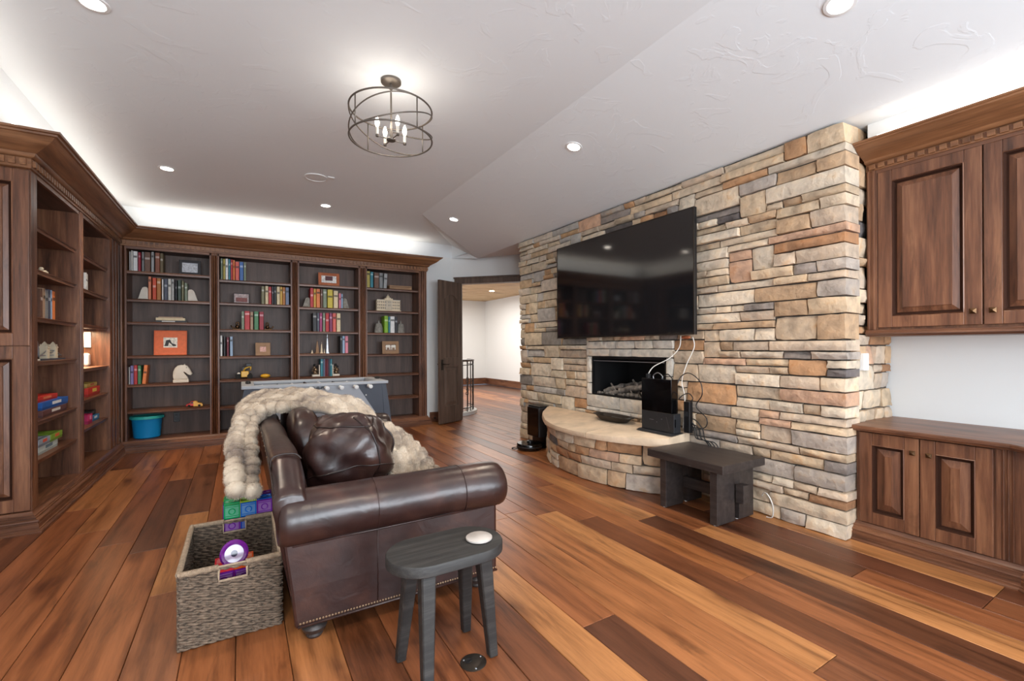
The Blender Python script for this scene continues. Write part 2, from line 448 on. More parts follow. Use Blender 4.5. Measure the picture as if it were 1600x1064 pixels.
# ---- walls
WT = 0.12
struct('wall_left', MB().box((-1.87, -2.8, 0), (-1.75, 7.92, 2.86)), 'plaster_white')
struct('wall_back', MB().box((-1.75, 7.80, 0), (2.80, 7.92, 2.86)).box((2.80, 7.6, 0), (3.30, 7.92, 2.945)), 'plaster_white')
# lower crease line of the vaulted ceiling and the wall above the bookcases
struct('trim_1', MB().box((-1.75, -2.8, 2.861), (-1.45, 7.6, 2.95)).box((-1.45, 7.6, 2.861), (2.80, 7.80, 2.95)), 'plaster_white')
struct('wall_right', MB().box((4.25, -2.8, 0), (4.37, 5.6, 3.0)), 'plaster_white')
struct('trim_2', MB().box((3.73, -2.8, 2.64), (4.25, 1.40, 2.849)), 'plaster_white')
# near wall with three windows
nw = MB()
wx = [(-1.25, 0.05), (0.65, 1.95), (2.55, 3.85)]
nw.box((-1.87, -2.8, 0), (4.37, -2.68, 0.7)).box((-1.87, -2.8, 2.4), (4.37, -2.68, 3.4))
xs = [-1.87] + [q for a in wx for q in a] + [4.37]
for i in range(0, len(xs), 2): nw.box((xs[i], -2.8, 0.7), (xs[i + 1], -2.68, 2.4))
struct('wall_near', nw, 'plaster_white')
for i, (a, b_) in enumerate(wx):
    f = MB()
    for (p, q) in (((a, 0.7), (b_, 0.76)), ((a, 2.34), (b_, 2.4)), ((a, .76), (a + .06, 2.34)), ((b_ - .06, .76), (b_, 2.34)), (((a + b_) / 2 - .02, .76), ((a + b_) / 2 + .02, 2.34))):
        f.box((p[0], -2.79, p[1]), (q[0], -2.72, q[1]))
    wn = struct('window_%d' % (i + 1), f, 'window_white')

# ---- ceiling: flat field with slopes on the left, back, right and diagonal corner
X0, YB, XC = -1.33, 7.49, 2.14
cv = [(X0, -2.8, 3.15), (X0, YB, 3.15), (3.25, YB, 3.15), (XC, 5.94, 3.15), (XC, -2.8, 3.15),      # 0-4 flat
      (-1.45, -2.8, 2.95), (-1.45, 7.6, 2.95), (3.30, 7.6, 2.945),                                   # 5-7
      (3.50, -2.8, 2.85), (3.50, 6.95, 2.85),                                                        # 8-9
      (4.4, -2.8, 2.851), (4.4, 5.6, 2.851),                                                           # 10-11
      (3.50, 5.9, 2.85), (3.50, 7.5, 2.95), (3.56, 5.6, 2.95), (5.6, 5.6, 2.95), (3.50, 6.95, 2.95), (3.50, 5.6, 2.95), (3.5, 7.4, 2.945)]
cf = [(0, 4, 3, 2, 1), (5, 0, 1, 6), (6, 1, 2, 7), (4, 8, 9, 3), (3, 9, 2), (2, 9, 7), (8, 10, 11, 9)]
me = MB().add(cv[:12], cf)
me.add([(3.50, 5.6, 2.953), (5.9, 5.0, 2.953), (3.30, 7.64, 2.953), (3.5, 6.95, 2.851), (3.5, 5.6, 2.851), (3.3, 7.6, 2.945)], [(0, 1, 2), ])
me.add([(3.5, 5.6, 2.85), (3.5, 6.95, 2.85), (3.5, 6.95, 2.953), (3.5, 5.6, 2.953)], [(0, 1, 2, 3)])
me.add([(3.5, 6.95, 2.85), (3.3, 7.6, 2.945), (3.3, 7.6, 2.953), (3.5, 6.95, 2.953)], [(0, 1, 2, 3)])
ce = me.build('ceiling', 'ceiling_plaster'); ce['kind'] = 'structure'
# unseen slab and side strip added so that no sky leaks in
struct('sky_block_slab', MB().box((-2.1, -3.0, 3.4), (9.4, 15.2, 3.5)).box((-2.1, -3.0, 2.96), (-1.88, 8.0, 3.4)), 'plaster_white')

# ---- diagonal wall with the double door opening (x + y = 10.9)
S2 = sqrt(.5)
dg = fr((3.30, 7.60, 0), (S2, -S2, 0), (S2, S2, 0))     # a along, b outwards into the hall
struct('wall_diagonal', MB(dg).box((0, 0, 0), (0.14, .12, 2.953)).box((0.14, 0, 2.50), (1.75, .12, 2.953)).box((1.75, 0, 0), (2.83, .12, 2.953)), 'plaster_white')
cs = MB(dg).box((0.055, -0.02, 0), (0.15, 0.14, 2.50)).box((0.055, -0.02, 2.47), (1.85, 0.14, 2.57)).box((0.04, -0.032, 2.56), (1.86, -0.0, 2.59)).box((1.74, -0.02, 0), (1.84, 0.14, 2.47))
struct('trim_4', cs, 'door_wood', bevel=0.004)
struct('baseboard_back', MB().box((2.86, 7.58, 0), (3.30, 7.6, 0.17)).box((2.86, 7.572, 0), (3.30, 7.58, 0.14)), 'alder_x', bevel=0.003)

# door leaf, open into the room
hinge = Vector((3.405, 7.40, 0)); free = Vector((2.885, 7.165, 0))
du = (hinge - free).normalized(); dn = Vector((du.y, -du.x, 0)); dw = (hinge - free).length
df = fr(free, du, dn)
dr_ = MB(df)
z0d, z1d = 0.012, 2.47
sl = 0.105
dr_.box((0, -.045, z0d), (sl, 0, z1d)).box((dw - sl, -.045, z0d), (dw, 0, z1d))
dr_.box((sl, -.045, z0d), (dw - sl, 0, 0.30)).box((sl, -.045, 0.98), (dw - sl, 0, 1.14))
# arched top rail
n_ = 10; top = []
for i in range(n_ + 1):
    a = sl + (dw - 2 * sl) * i / n_; top.append((a, 2.14 + 0.10 * sin(pi * i / n_)))
lo = [(sl, z1d), (dw - sl, z1d)]
ring = [(a, z) for a, z in top] + [(dw - sl, z1d), (sl, z1d)]
dr_.loft([[(a, 0, z) for a, z in ring], [(a, -.045, z) for a, z in ring]])
door = struct('door_1', dr_, 'door_wood', org=tuple(free), bevel=0.004)
pm = MB(df)
for i in range(4):
    a0 = sl + (dw - 2 * sl) * i / 4; a1 = a0 + (dw - 2 * sl) / 4 - .006
    pm.box((a0 + .003, -.034, 1.14), (a1 + .003, -.012, 2.26))
pm.build('plank_panel', 'door_wood', door, kind='stuff')
pq = MB(df)
W_ = dw - 2 * sl
pq.box((sl, -.034, .30), (dw - sl, -.016, .98))
pq.hexa([df(0, 0, 0)] * 0 + [(sl + .03, -.016, .33), (dw - sl - .03, -.016, .33), (dw - sl - .03, -.016, .95), (sl + .03, -.016, .95)],
        [(sl + .06, -.004, .37), (dw - sl - .06, -.004, .37), (dw - sl - .06, -.004, .91), (sl + .06, -.004, .91)])
pq.build('panel', 'door_wood', door)
for s in (0.008, -0.053):
    hb = MB(df)
    sg = 1 if s > 0 else -1
    hb.box((.03, s - .006, .93), (.075, s + .006, 1.11))
    hb.tube([(.052, s, 1.03), (.052, s + sg * .05, 1.03), (.075, s + sg * .055, 1.03), (.16, s + sg * .05, 1.025), (.175, s + sg * .045, 1.03)], .009)
    hb.build('door_handle', 'iron', door, bevel=.002)
hg = MB(df)
for z in (.3, 1.25, 2.2): hg.tube([(dw + .004, -.02, z), (dw + .004, -.02, z + .1)], .009)
hg.build('hinge', 'iron', door)
st = thing('door_stop', (2.93, 7.56, 0.07), 'small dark bumper stop on the baseboard between bookcase and open door', 'door stop')
MB().tube([(2.93, 7.571, .075), (2.93, 7.50, .075)], .008).build('rod', 'iron', st)
MB().tube([(2.93, 7.51, .075), (2.93, 7.49, .075)], .013).build('tip', 'rubber', st)

# ---- hall beyond the door
struct('wall_far', MB().box((2.9, 14.4, 0), (9.0, 14.5, 3.0)), 'hall_plaster')
struct('wall_hall_right', MB().box((7.55, 5.0, 0), (7.65, 14.4, 3.0)), 'hall_plaster')
struct('wall_hall_left', MB().box((3.0, 7.93, 0), (3.1, 14.4, 3.0)), 'hall_plaster')
struct('wall_hall_near', MB().box((4.38, 5.45, 0), (7.55, 5.55, 3.0)), 'hall_plaster')
struct('baseboard_far', MB().box((3.1, 14.37, 0), (7.53, 14.4, 0.22)), 'alder_x', bevel=.004)
struct('baseboard_hall', MB().box((7.52, 9.0, 0), (7.55, 14.37, 0.22)), 'alder_y', bevel=.004)
hc = MB()
y = 5.5
while y < 14.4:
    xs0 = max(3.1, 11.12 - y)
    x = xs0 - R.uniform(0, 1.5)
    while x < 7.6:
        L_ = R.uniform(1.2, 2.4); dz = R.uniform(0, .006)
        if x + L_ > xs0 + .05: hc.box((max(x, xs0) + .003, y + .003, 2.961 + dz), (min(x + L_, 7.55) - .003, y + .135, 2.99)); x += L_
    y += .14
hco = struct('ceiling_hall', MB().prism([(5.65, 5.5), (7.6, 5.5), (7.6, 14.5), (3.1, 14.5), (3.1, 8.02)], 2.99, 3.02), 'hall_ceiling_wood')
hc.build('ceiling_plank', 'hall_ceiling_wood', hco, kind='stuff')

def can(x, y, z, nrm, label, spot=True, e=CAN_SPOT, r=.052):
    t = thing('recessed_light', (x, y, z), label, 'ceiling light', 'round recessed ceiling lights')
    q = Vector((0, 0, 1)).rotation_difference(Vector(nrm)).to_matrix()
    T = lambda a, b, c: q @ Vector((a, b, c)) + Vector((x, y, z))
    MB(T).ring([(r + .022, -.001), (r + .02, -.006), (r + .004, -.008), (r, -.004), (r, .0), (r + .01, .001)], n=28).build('trim_ring', 'white_plastic', t, smooth=40)
    MB(T).lathe([(.001, -.006), (r * .7, -.006), (r, -.003), (r, -.001), (.001, -.001)], n=24).build('lens', 'can_lens', t, smooth=40)
    if spot:
        o = light('ceiling_spot', 'SPOT', (x, y, z - .02), e, WARM, shadow_soft_size=.05, spot_size=2.1, spot_blend=.8)
zs = lambda x: 3.15 - (x - 2.14) * .3 / 1.36
sn = Vector((.3, 0, 1.36)).normalized()
can(-.638, 5.721, 3.15, (0, 0, 1), 'recessed ceiling light nearest the left bookcase, glowing')
can(.939, 6.189, 3.15, (0, 0, 1), 'recessed ceiling light next to the round ceiling speaker')
can(2.50, 5.68, zs(2.50), sn, 'recessed light on the sloped ceiling nearest the doorway')
can(2.50, 3.09, zs(2.50), sn, 'recessed light on the sloped ceiling in front of the television')
can(-.665, 3.177, 3.15, (0, 0, 1), 'recessed light cut by the top left edge of the picture')
can(2.60, 1.09, zs(2.60), sn, 'recessed light cut by the top right edge of the picture')
for x, y in ((.9, .2), (-.7, .2)): light('ceiling_spot', 'SPOT', (x, y, 3.12), CAN_SPOT, WARM, shadow_soft_size=.05, spot_size=2.1, spot_blend=.8)  # two unseen spots without fixtures, added to brighten the room
can(6.3, 11.6, 2.96, (0, 0, 1), 'small recessed light on the wooden hall ceiling', spot=False, r=.07)
sp = thing('ceiling_speaker', (.697, 5.218, 3.15), 'round white speaker grille flush in the flat ceiling', 'speaker')
MB().ring([(.12, -.001), (.118, -.009), (.104, -.011), (.1, -.006), (.1, 0)], (.697, 5.218, 3.15), 32).build('ring', 'plaster_white', sp, smooth=40)
MB().lathe([(.1, -.001), (.1, -.005), (.06, -.008), (.001, -.009)], (.697, 5.218, 3.15), 32).build('grille', 'plaster_white', sp, smooth=40)
MB().box((.80, 5.12, 3.14), (.87, 5.19, 3.15)).build('sensor', 'plaster_white', sp, bevel=.003)

# ---- stair rail in the hall
rl = thing('stair_railing', (3.85, 8.1, 0), 'curved wrought iron stair railing seen through the doorway beside the open door', 'railing')
arc = [(3.50 + 0.62 * sin(t), 8.55 - 0.62 * cos(t)) for t in [(-20 + i * 12) * pi / 180 for i in range(11)]]
MB().tube([(x, y, 1.06) for x, y in arc], .022, 8).build('hand_rail', 'door_wood', rl, smooth=True)
for zz in (.97, .13): MB().tube([(x, y, zz) for x, y in arc], .009, 6).build('rail_bar', 'iron', rl, smooth=True)
MB().loft([[(x + .0, y - .0, 0.001) for x, y in arc[:0]]] if 0 else [[(x * (1 - k) + 3.5 * k, y * (1 - k) + 8.55 * k, z) for k, z in ((-.12, 0.001), (-.12, .06), (.12, .06), (.12, 0.001))] for x, y in arc]).build('curb', 'hall_plaster', rl)
for i, (x, y) in enumerate(arc):
    b_ = MB().tube([(x, y, .06), (x, y, 1.06)], .009, 6)
    if i % 2 == 0:
        ux, uy = (arc[min(i + 1, 10)][0] - arc[max(i - 1, 0)][0]), (arc[min(i + 1, 10)][1] - arc[max(i - 1, 0)][1])
        l_ = sqrt(ux * ux + uy * uy); ux /= l_; uy /= l_
        for zc, sg in ((.62, 1), (.45, -1)):
            for h in (1, -1):
                b_.tube([(x + ux * h * (.012 + .045 * sin(q) * (1 - q / 7)), y + uy * h * (.012 + .045 * sin(q) * (1 - q / 7)), zc + sg * .05 * (1 - cos(q)) * (1 - q / 7)) for q in [j * 4.6 / 10 for j in range(11)]], .006, 5)
        b_.lathe([(.001, -.02), (.016, -.01), (.02, 0), (.016, .01), (.001, .02)], (x, y, .53), 8)
    b_.build('baluster', 'iron', rl, smooth=True)

# ================================================================== STONE WALL
PAL = [((204, 179, 149), 5), ((194, 171, 145), 5), ((210, 189, 163), 5), ((186, 155, 123), 4), ((184, 141, 103), 2.4), ((196, 175, 153), 4), ((176, 163, 151), 3), ((146, 135, 127), 1.4), ((106, 98, 95), 1.3), ((202, 163, 135), 2.4), ((164, 121, 87), 1.0), ((212, 195, 173), 4)]
PALT = sum(p[1] for p in PAL)
def stone_col():
    q = R.random() * PALT
    for c, w_ in PAL:
        q -= w_
        if q <= 0: break
    f = R.uniform(.93, 1.05)
    return tuple(min(255, v * f) for v in c)
def stone(mp, a0, a1, z0, z1, parent, depth, name='stone', col=None, rough=1.0, nx=4, nz=3, back=.03, ends=.5):
    """mp(a, depth, z) -> world; face proud by depth"""
    g = .003; a0 += g; a1 -= g; z0 += g; z1 -= g
    w_, h = a1 - a0, z1 - z0
    if w_ > .3: nx = 5
    vs = []; fs = []
    j = lambda s: R.uniform(-s, s) * rough
    cut = [min(h, w_) * R.uniform(0, .22) for _ in range(4)]
    tilt = j(.010)
    for k in range(nz + 1):
        for i in range(nx + 1):
            u = i / nx; t = k / nz
            a = a0 + w_ * u; z = z0 + h * t
            edge = (i in (0, nx)) or (k in (0, nz))
            corner = (i in (0, nx)) and (k in (0, nz))
            if corner:
                c_ = cut[(i > 0) * 2 + (k > 0)] * .55
                a += c_ * (1 if i == 0 else -1) * .6; z += c_ * (1 if k == 0 else -1) * .6
            elif edge:
                if i in (0, nx): a += (1 if i == 0 else -1) * R.uniform(0, .006) * rough
                else: z += (1 if k == 0 else -1) * R.uniform(0, .005) * rough
            else: a += j(.012); z += j(.006)
            d = depth + tilt * (t - .5) * 2 + (R.uniform(-.014, -.006) if edge else j(.006))
            vs.append(mp(a, d, z))
    n1 = nx + 1
    for k in range(nz):
        for i in range(nx): fs.append((k * n1 + i, k * n1 + i + 1, (k + 1) * n1 + i + 1, (k + 1) * n1 + i))
    loop = [i for i in range(nx + 1)] + [k * n1 + nx for k in range(1, nz + 1)] + [nz * n1 + i for i in range(nx - 1, -1, -1)] + [k * n1 for k in range(nz - 1, 0, -1)]
    base = len(vs)
    for q in loop:
        i, k = q % n1, q // n1
        a = a0 + w_ * i / nx; z = z0 + h * k / nz
        vs.append(mp(a, -back, z))
    Ln = len(loop)
    for i in range(Ln): fs.append((loop[i], base + i, base + (i + 1) % Ln, loop[(i + 1) % Ln]))
    return MB().add(vs, fs)

def ashlar(A0, A1, Z0, Z1, blocks=(), cell=.02, wr=(8, 27), hr=(3, 8)):
    """skyline packing of irregular courses -> [(a0,a1,z0,z1)]"""
    n = int(round((A1 - A0) / cell)); H_ = int(round((Z1 - Z0) / cell))
    B = []
    for (a0, a1, z0, z1) in blocks: B.append((int(round((a0 - A0) / cell)), int(round((a1 - A0) / cell)), int(round((z0 - Z0) / cell)), int(round((z1 - Z0) / cell))))
    sky = [0] * n; out = []
    def lift():
        for (a, b_, c, d) in B:
            for i in range(max(0, a), min(n, b_)):
                if c <= sky[i] < d: sky[i] = d
    lift()
    while min(sky) < H_:
        lo = min(sky); i0 = sky.index(lo); i1 = i0
        while i1 < n and sky[i1] == lo: i1 += 1
        run = i1 - i0
        w_ = R.randint(*wr) if R.random() > .2 else R.randint(wr[0] - 2, wr[0] + 4)
        if run - w_ < wr[0] - 2: w_ = run if run <= wr[1] else run // 2
        h = R.choice([3, 4, 4, 5, 5, 6, 6, 7, 7, 8, 9]) if w_ > 8 else R.choice([4, 5, 6, 7])
        nb = [sky[i0 - 1] - lo if i0 > 0 else 99, sky[i1] - lo if i1 < n else 99]
        for q in nb:
            if 0 < q and abs(q - h) <= 1 : h = q
            if 3 <= q < 5 and R.random() < .5: h = q
        lim = H_ - lo
        for (a, b_, c, d) in B:
            if i0 < b_ and i0 + w_ > a and lo < c: lim = min(lim, c - lo)
        if h > lim or lim - h < 3: h = lim if lim <= 9 else lim // 2
        for q in nb:
            if 0 < q < 99 and abs(q - h) < 3 and q != h and q >= 3 and q <= lim and (lim - q >= 3 or q == lim): h = q
        h = max(1, h)
        out.append((A0 + i0 * cell, A0 + (i0 + w_) * cell, Z0 + lo * cell, Z0 + (lo + h) * cell))
        for i in range(i0, i0 + w_): sky[i] = lo + h
        lift()
    return out

fw_ = thing('fireplace_wall', (3.7, 3.5, 0), 'floor to ceiling ledgestone chimney wall of tan and grey stones', 'stone wall')
fw_['kind'] = 'structure'
FB = (2.94, 4.02, .77, 1.21)
core = MB()
core.box((3.53, 1.48, 0), (4.24, 2.94, 2.849)).box((3.53, 4.02, 0), (4.24, 5.58, 2.849)).box((3.53, 2.94, 0), (4.24, 4.02, .76)).box((3.53, 2.94, 1.21), (4.24, 4.02, 2.849))
core.build('core', 'mortar', fw_)
face = lambda a, d, z: (3.53 - d, a, z)
blk = [(2.86, 4.10, .58, 1.38), (2.74, 4.74, 0.0, .44)]
ST = ashlar(1.44, 5.60, 0.0, 2.84, blk)
ST.sort(key=lambda s: s[0])
rest = MB(); cnt = 0
for (a0, a1, z0, z1) in ST:
    corner = a0 < 1.47
    d = .045 if corner else .03 + R.uniform(-.012, .022)
    if corner:
        a0 -= R.uniform(0, .012)
        mb = stone(face, a0, a1, z0, z1, fw_, d, back=.16)
    else: mb = stone(face, a0, a1, z0, z1, fw_, d)
    if cnt < 250: mb.build('stone', 'stone', fw_, smooth=50, col=stone_col()); cnt += 1
    else: rest.add(mb.v, mb.f)
rest.build('stone', 'stone_mixed', fw_, smooth=50, kind='stuff')
side = lambda a, d, z: (a, 1.47 - d, z)
for (a0, a1, z0, z1) in ashlar(3.66, 4.24, 0.76, 2.84, wr=(7, 14)):
    if a0 > 3.8 and z0 > 1.42: continue
    stone(side, a0, a1, z0, z1, fw_, .02 + R.uniform(-.008, .016)).build('stone', 'stone', fw_, smooth=50, col=stone_col()); cnt += 1
# surround of the fire opening
LTS = [(214, 204, 190), (206, 198, 186), (220, 208, 190), (200, 190, 176)]
sur = []
for z0, z1, cuts in ((1.21, 1.295, (2.86, 3.38, 3.72, 4.10)), (1.295, 1.38, (2.86, 3.10, 3.34, 3.62, 4.10)), (.625, .77, (2.86, 3.14, 3.56, 4.10))):
    for i in range(len(cuts) - 1): sur.append((cuts[i], cuts[i + 1], z0, z1))
for a0, a1 in ((2.86, 2.94), (4.02, 4.10)):
    for z0, z1 in ((.77, .9), (.9, 1.03), (1.03, 1.21)): sur.append((a0, a1, z0, z1))
sur.append((2.86, 3.4, .58, .625)); sur.append((3.4, 4.1, .58, .625))
for s in sur:
    stone(face, *s, fw_, .05, rough=.5, back=.06).build('stone', 'stone', fw_, smooth=50, col=R.choice(LTS)); cnt += 1
print('stones', cnt)

# firebox with logs
fbx = thing('fireplace_insert', (3.75, 3.48, .76), 'black fireplace box set in the stone wall, unlit', 'fireplace')
b_ = MB().box((3.54, 2.945, .765), (4.1, 4.015, .775)).box((3.54, 2.945, 1.2), (4.1, 4.015, 1.209)).box((4.09, 2.945, .775), (4.1, 4.015, 1.2)).box((3.54, 2.945, .775), (4.09, 2.955, 1.2)).box((3.54, 4.005, .775), (4.09, 4.015, 1.2))
b_.build('firebox', 'firebox_black', fbx)
f2 = MB().box((3.50, 2.95, .77), (3.53, 2.965, 1.205)).box((3.50, 3.995, .77), (3.53, 4.01, 1.205)).box((3.50, 2.965, 1.185), (3.53, 3.995, 1.205)).box((3.50, 2.965, .77), (3.53, 3.995, .785))
f2.build('frame', 'black_plastic', fbx)
MB().box((3.515, 2.965, 1.155), (3.522, 3.995, 1.163)).build('screen_rail', 'silver', fbx)
ash = MB()
for i in range(150):
    x, y = R.uniform(3.57, 3.95), R.uniform(2.98, 3.98); r_ = R.uniform(.012, .026)
    ash.sphere((x, y, .778 + r_ * .5), r_, 5, 3, (1.2, 1, .7))
ash.build('ember_rock', 'log_bark', fbx, kind='stuff')
def log(p, q, r_, lab):
    p, q = Vector(p), Vector(q); pts = []
    for i in range(9):
        t = i / 8; pts.append(p.lerp(q, t) + Vector((R.uniform(-.006, .006), R.uniform(-.006, .006), R.uniform(-.006, .006))))
    rr = [r_ * (1 + .12 * sin(i * 1.7 + r_ * 90)) for i in range(9)]
    mb = MB().tube(pts, rr, 9)
    m2 = pts[4]; mb.tube([m2, m2 + Vector((-.02, .03, .06))], [r_ * .45, r_ * .3], 7)
    o = mb.build('fire_log', 'log_bark', None, smooth=50, org=tuple(p))
    tag(o, lab, 'log', 'ceramic logs in the fireplace')
log((3.62, 3.93, .80), (3.72, 3.72, .88), .03, 'grey ceramic log at the left end of the fireplace, leaning up')
log((3.80, 3.80, .86), (3.86, 3.50, .90), .034, 'grey ceramic log at the back middle of the fireplace')
log((3.60, 3.66, .83), (3.70, 3.20, .93), .033, 'long ceramic log lying across the front of the fireplace pile')
log((3.58, 3.32, .81), (3.78, 3.12, .86), .04, 'short split ceramic log beside the upright game console')
log((3.60, 3.08, .81), (3.85, 2.99, .88), .034, 'ceramic log at the right end of the fireplace')

log((3.60, 3.82, .795), (3.66, 3.66, .81), .024, 'thin charred log lying low near the left of the fireplace')
log((3.78, 3.60, .87), (3.84, 3.30, .93), .028, 'charred log resting high behind the long front log')
log((3.58, 3.52, .795), (3.60, 3.38, .80), .022, 'small charred log stub in the front ember bed')

# hearth
hth = thing('hearth', (3.3, 3.62, 0), 'curved raised stone hearth with smooth tan slab top', 'hearth')
HC = (4.36, 3.62)
def hp(a, d, z, r0=1.42):     # a = arc length along front
    t = a / 1.45; rr = r0 + d
    return (HC[0] - rr * cos(t), HC[1] + rr * sin(t), z)
hp2 = lambda a, d, z: hp(a, d, z)
AL = 1.35
tmax = 0.93
core2 = [(3.50, HC[1] + 1.41 * sin(tmax) - .0)]
pts = [hp(-.97 + 2.31 * i / 20, 0, 0)[:2] for i in range(21)]
pts = [(min(x, 3.50), y) for x, y in pts] + [(3.50, hp(1.34, 0, 0)[1]), (3.50, hp(-.97, 0, 0)[1])]
MB().prism(pts, 0.001, .43).build('core', 'mortar', hth)
for (a0, a1, z0, z1) in ashlar(-.98, 1.32, 0.0, .43, cell=.0215, wr=(6, 18)):
    stone(hp2, a0, a1, z0, z1, hth, .03 + R.uniform(-.008, .014), back=.12 if a0 < -.95 else .03).build('stone', 'stone', hth, smooth=50, col=stone_col())
for (a0, a1, z0, z1) in ashlar(3.30, 3.49, 0.0, .43, cell=.0215, wr=(4, 9)):
    stone(lambda a, d, z: (a, 2.70 - d, z), a0, a1, z0, z1, hth, .02).build('stone', 'stone', hth, smooth=50, col=stone_col())
def cap_piece(t0, t1):
    K = 14; outer = []
    for i in range(K + 1):
        t = t0 + (t1 - t0) * i / K; rr = 1.505 + R.uniform(-.006, .006)
        outer.append((min(HC[0] - rr * cos(t), 3.46), HC[1] + rr * sin(t)))
    inner = [(3.475, outer[-1][1]), (3.475, outer[0][1])]
    p = outer + inner; K1 = K + 1
    zz = lambda x: (x - 2.87) / .63 * .06
    rings = [[(x, y, .432) for x, y in p], [(x - (.006 if i < K1 else 0), y, .452 + zz(x) * .3) for i, (x, y) in enumerate(p)],
             [(x, y, .478 + zz(x)) for x, y in p], [(x + (.012 if i < K1 else 0), y, .485 + zz(x + .012)) for i, (x, y) in enumerate(p)]]
    return MB().loft(rings)
cap_piece(-.69, -.153).build('slab', 'hearth_cap', hth, smooth=40)
cap_piece(-.147, .96).build('slab', 'hearth_cap', hth, smooth=40)

# ================================================================== BOOKCASES
CROWN = [(-.01, 2.625), (.012, 2.63), (.012, 2.70), (.03, 2.705), (.04, 2.715), (.045, 2.73), (.06, 2.735), (.075, 2.745), (.10, 2.758), (.135, 2.778), (.165, 2.803), (.18, 2.822), (.195, 2.826), (.198, 2.838), (.215, 2.842), (.218, 2.856), (-.01, 2.857)]
BASE = [(-.01, 0), (.078, 0), (.078, .010), (.070, .016), (.062, .018), (.062, .028), (.056, .031), (.056, .060), (.049, .063), (.049, .072), (.056, .078), (.054, .086), (.044, .092), (.036, .094), (.036, .104), (.028, .108), (.028, .116), (.018, .122), (.012, .134), (.008, .142), (-.01, .143)]
def sweep_parts(prof, path, names, mats, parents):
    rings = sweep(prof, path)
    for i in range(len(path) - 1):
        if names[i] is None: continue
        MB().loft([rings[i], rings[i + 1]]).build(names[i], mats[i], parents[i], smooth=35)
def dentils(path_fn, L_, pitch, z0, z1, wd=.5):
    mb = MB(); n = int(L_ / pitch)
    for i in range(n):
        a = (i + .25) * pitch
        lo = [path_fn(a, .010, z0), path_fn(a, .026, z0), path_fn(a + pitch * wd, .026, z0), path_fn(a + pitch * wd, .010, z0)]
        mb.hexa(lo, [(p[0], p[1], p[2] + z1 - z0) for p in lo])
    return mb
def pilaster(T, a0, a1, z0, z1, base=-.35):
    """fluted post: T(a along, b outwards, z)"""
    w_ = a1 - a0; pts = [(a0, 0.0)]
    k = 3; m_ = .018; fw2 = (w_ - 2 * m_) / k
    for i in range(k):
        s = a0 + m_ + i * fw2
        pts += [(s, 0), (s + .003, -.013), (s + fw2 * .28, .003), (s + fw2 * .5, .006), (s + fw2 * .72, .003), (s + fw2 - .003, -.013)]
    pts += [(a1 - m_, 0), (a1, 0), (a1, base), (a0, base)]
    mb = MB(T); n = len(pts)
    mb.loft([[(a, b, z0) for a, b in pts], [(a, b, z1) for a, b in pts]])
    return mb

YF, XF = 7.42, -1.31
bb = thing('bookcase', (0.7, 7.6, 0), 'wide built-in wooden bookcase with four bays along the back wall', 'bookcase')
lb = thing('bookcase', (-1.55, 6.0, 0), 'built-in wooden bookcase with two bays on the left side wall', 'bookcase')
Tb = fr((0, YF, 0), (1, 0, 0), (0, -1, 0))        # a = x, b outwards
Tl = fr((XF, 0, 0), (0, 1, 0), (1, 0, 0))         # a = y
path = [(-1.745, 4.60), (XF, 4.60), (XF, YF), (2.75, YF), (2.75, 7.595)]
sweep_parts(CROWN, path, ['crown'] * 4, ['crown_x', 'crown_y', 'crown_x', 'crown_y'], [lb, lb, bb, bb])
sweep_parts(BASE, path, ['plinth'] * 4, ['alder_x', 'alder_y', 'alder_x', 'alder_y'], [lb, lb, bb, bb])
dentils(lambda a, b, z: (a, YF - b, z), 2.74 - XF, .052, 2.645, 2.69) if 0 else None
dm = MB(); x = XF + .03
while x < 2.74: dm.box((x, YF - .027, 2.648), (x + .034, YF - .010, 2.692)); x += .055
dm.build('dentil_row', 'crown_x', bb, kind='stuff')
dm = MB(); y = 4.62
while y < YF - .04: dm.box((XF + .010, y, 2.648), (XF + .027, y + .034, 2.692)); y += .055
x = -1.74
while x < XF: dm.box((x, 4.573, 2.648), (x + .034, 4.59, 2.692)); x += .055
dm.build('dentil_row', 'crown_y', lb, kind='stuff')

DIV = [(-1.305, -1.244), (-.366, -.256), (.637, .75), (1.614, 1.744), (2.611, 2.749)]
for a0, a1 in DIV: pilaster(Tb, a0, a1, .143, 2.63, base=-.362).build('pilaster', 'alder_z', bb)
MB().box((-1.66, 7.782, .143), (2.745, 7.797, 2.83)).build('back_panel', 'alder_dark_z', bb)
MB().box((-1.244, YF, 2.595), (2.611, YF + .02, 2.70)).build('top_rail', 'alder_x', bb)
MB().box((-1.31, YF + .02, 2.605), (2.745, 7.78, 2.62)).build('top_panel', 'alder_dark_x', bb)
SHB = {0: [2.32, 1.96, 1.665, 1.23, .86, .522, .143], 1: [2.28, 1.96, 1.585, 1.21, .88, .495, .143], 2: [2.29, 1.94, 1.572, 1.234, .877, .495, .143], 3: [2.298, 1.926, 1.564, 1.213, .884, .492, .143]}
for k in range(4):
    x0, x1 = DIV[k][1] + .001, DIV[k + 1][0] - .001
    for z in SHB[k]:
        mb = MB()
        if z < .2: mb.box((x0, YF + .004, .10), (x1, 7.78, z))
        else:
            prof = [(7.448, z - .035), (7.446, z - .012), (7.438, z - .008), (7.436, z - .002), (7.44, z), (7.78, z), (7.78, z - .02), (7.462, z - .02), (7.46, z - .035)]
            mb.loft([[(x0, y, q) for y, q in prof], [(x1, y, q) for y, q in prof]])
        mb.build('shelf', 'alder_x', bb)
op = thing('power_outlet', (-.77, 7.78, .37), 'black power outlet low on the bookcase back beside the blue bin', 'outlet')
MB().box((-.806, 7.774, .30), (-.734, 7.7815, .43)).build('plate', 'black_plastic', op, bevel=.003)
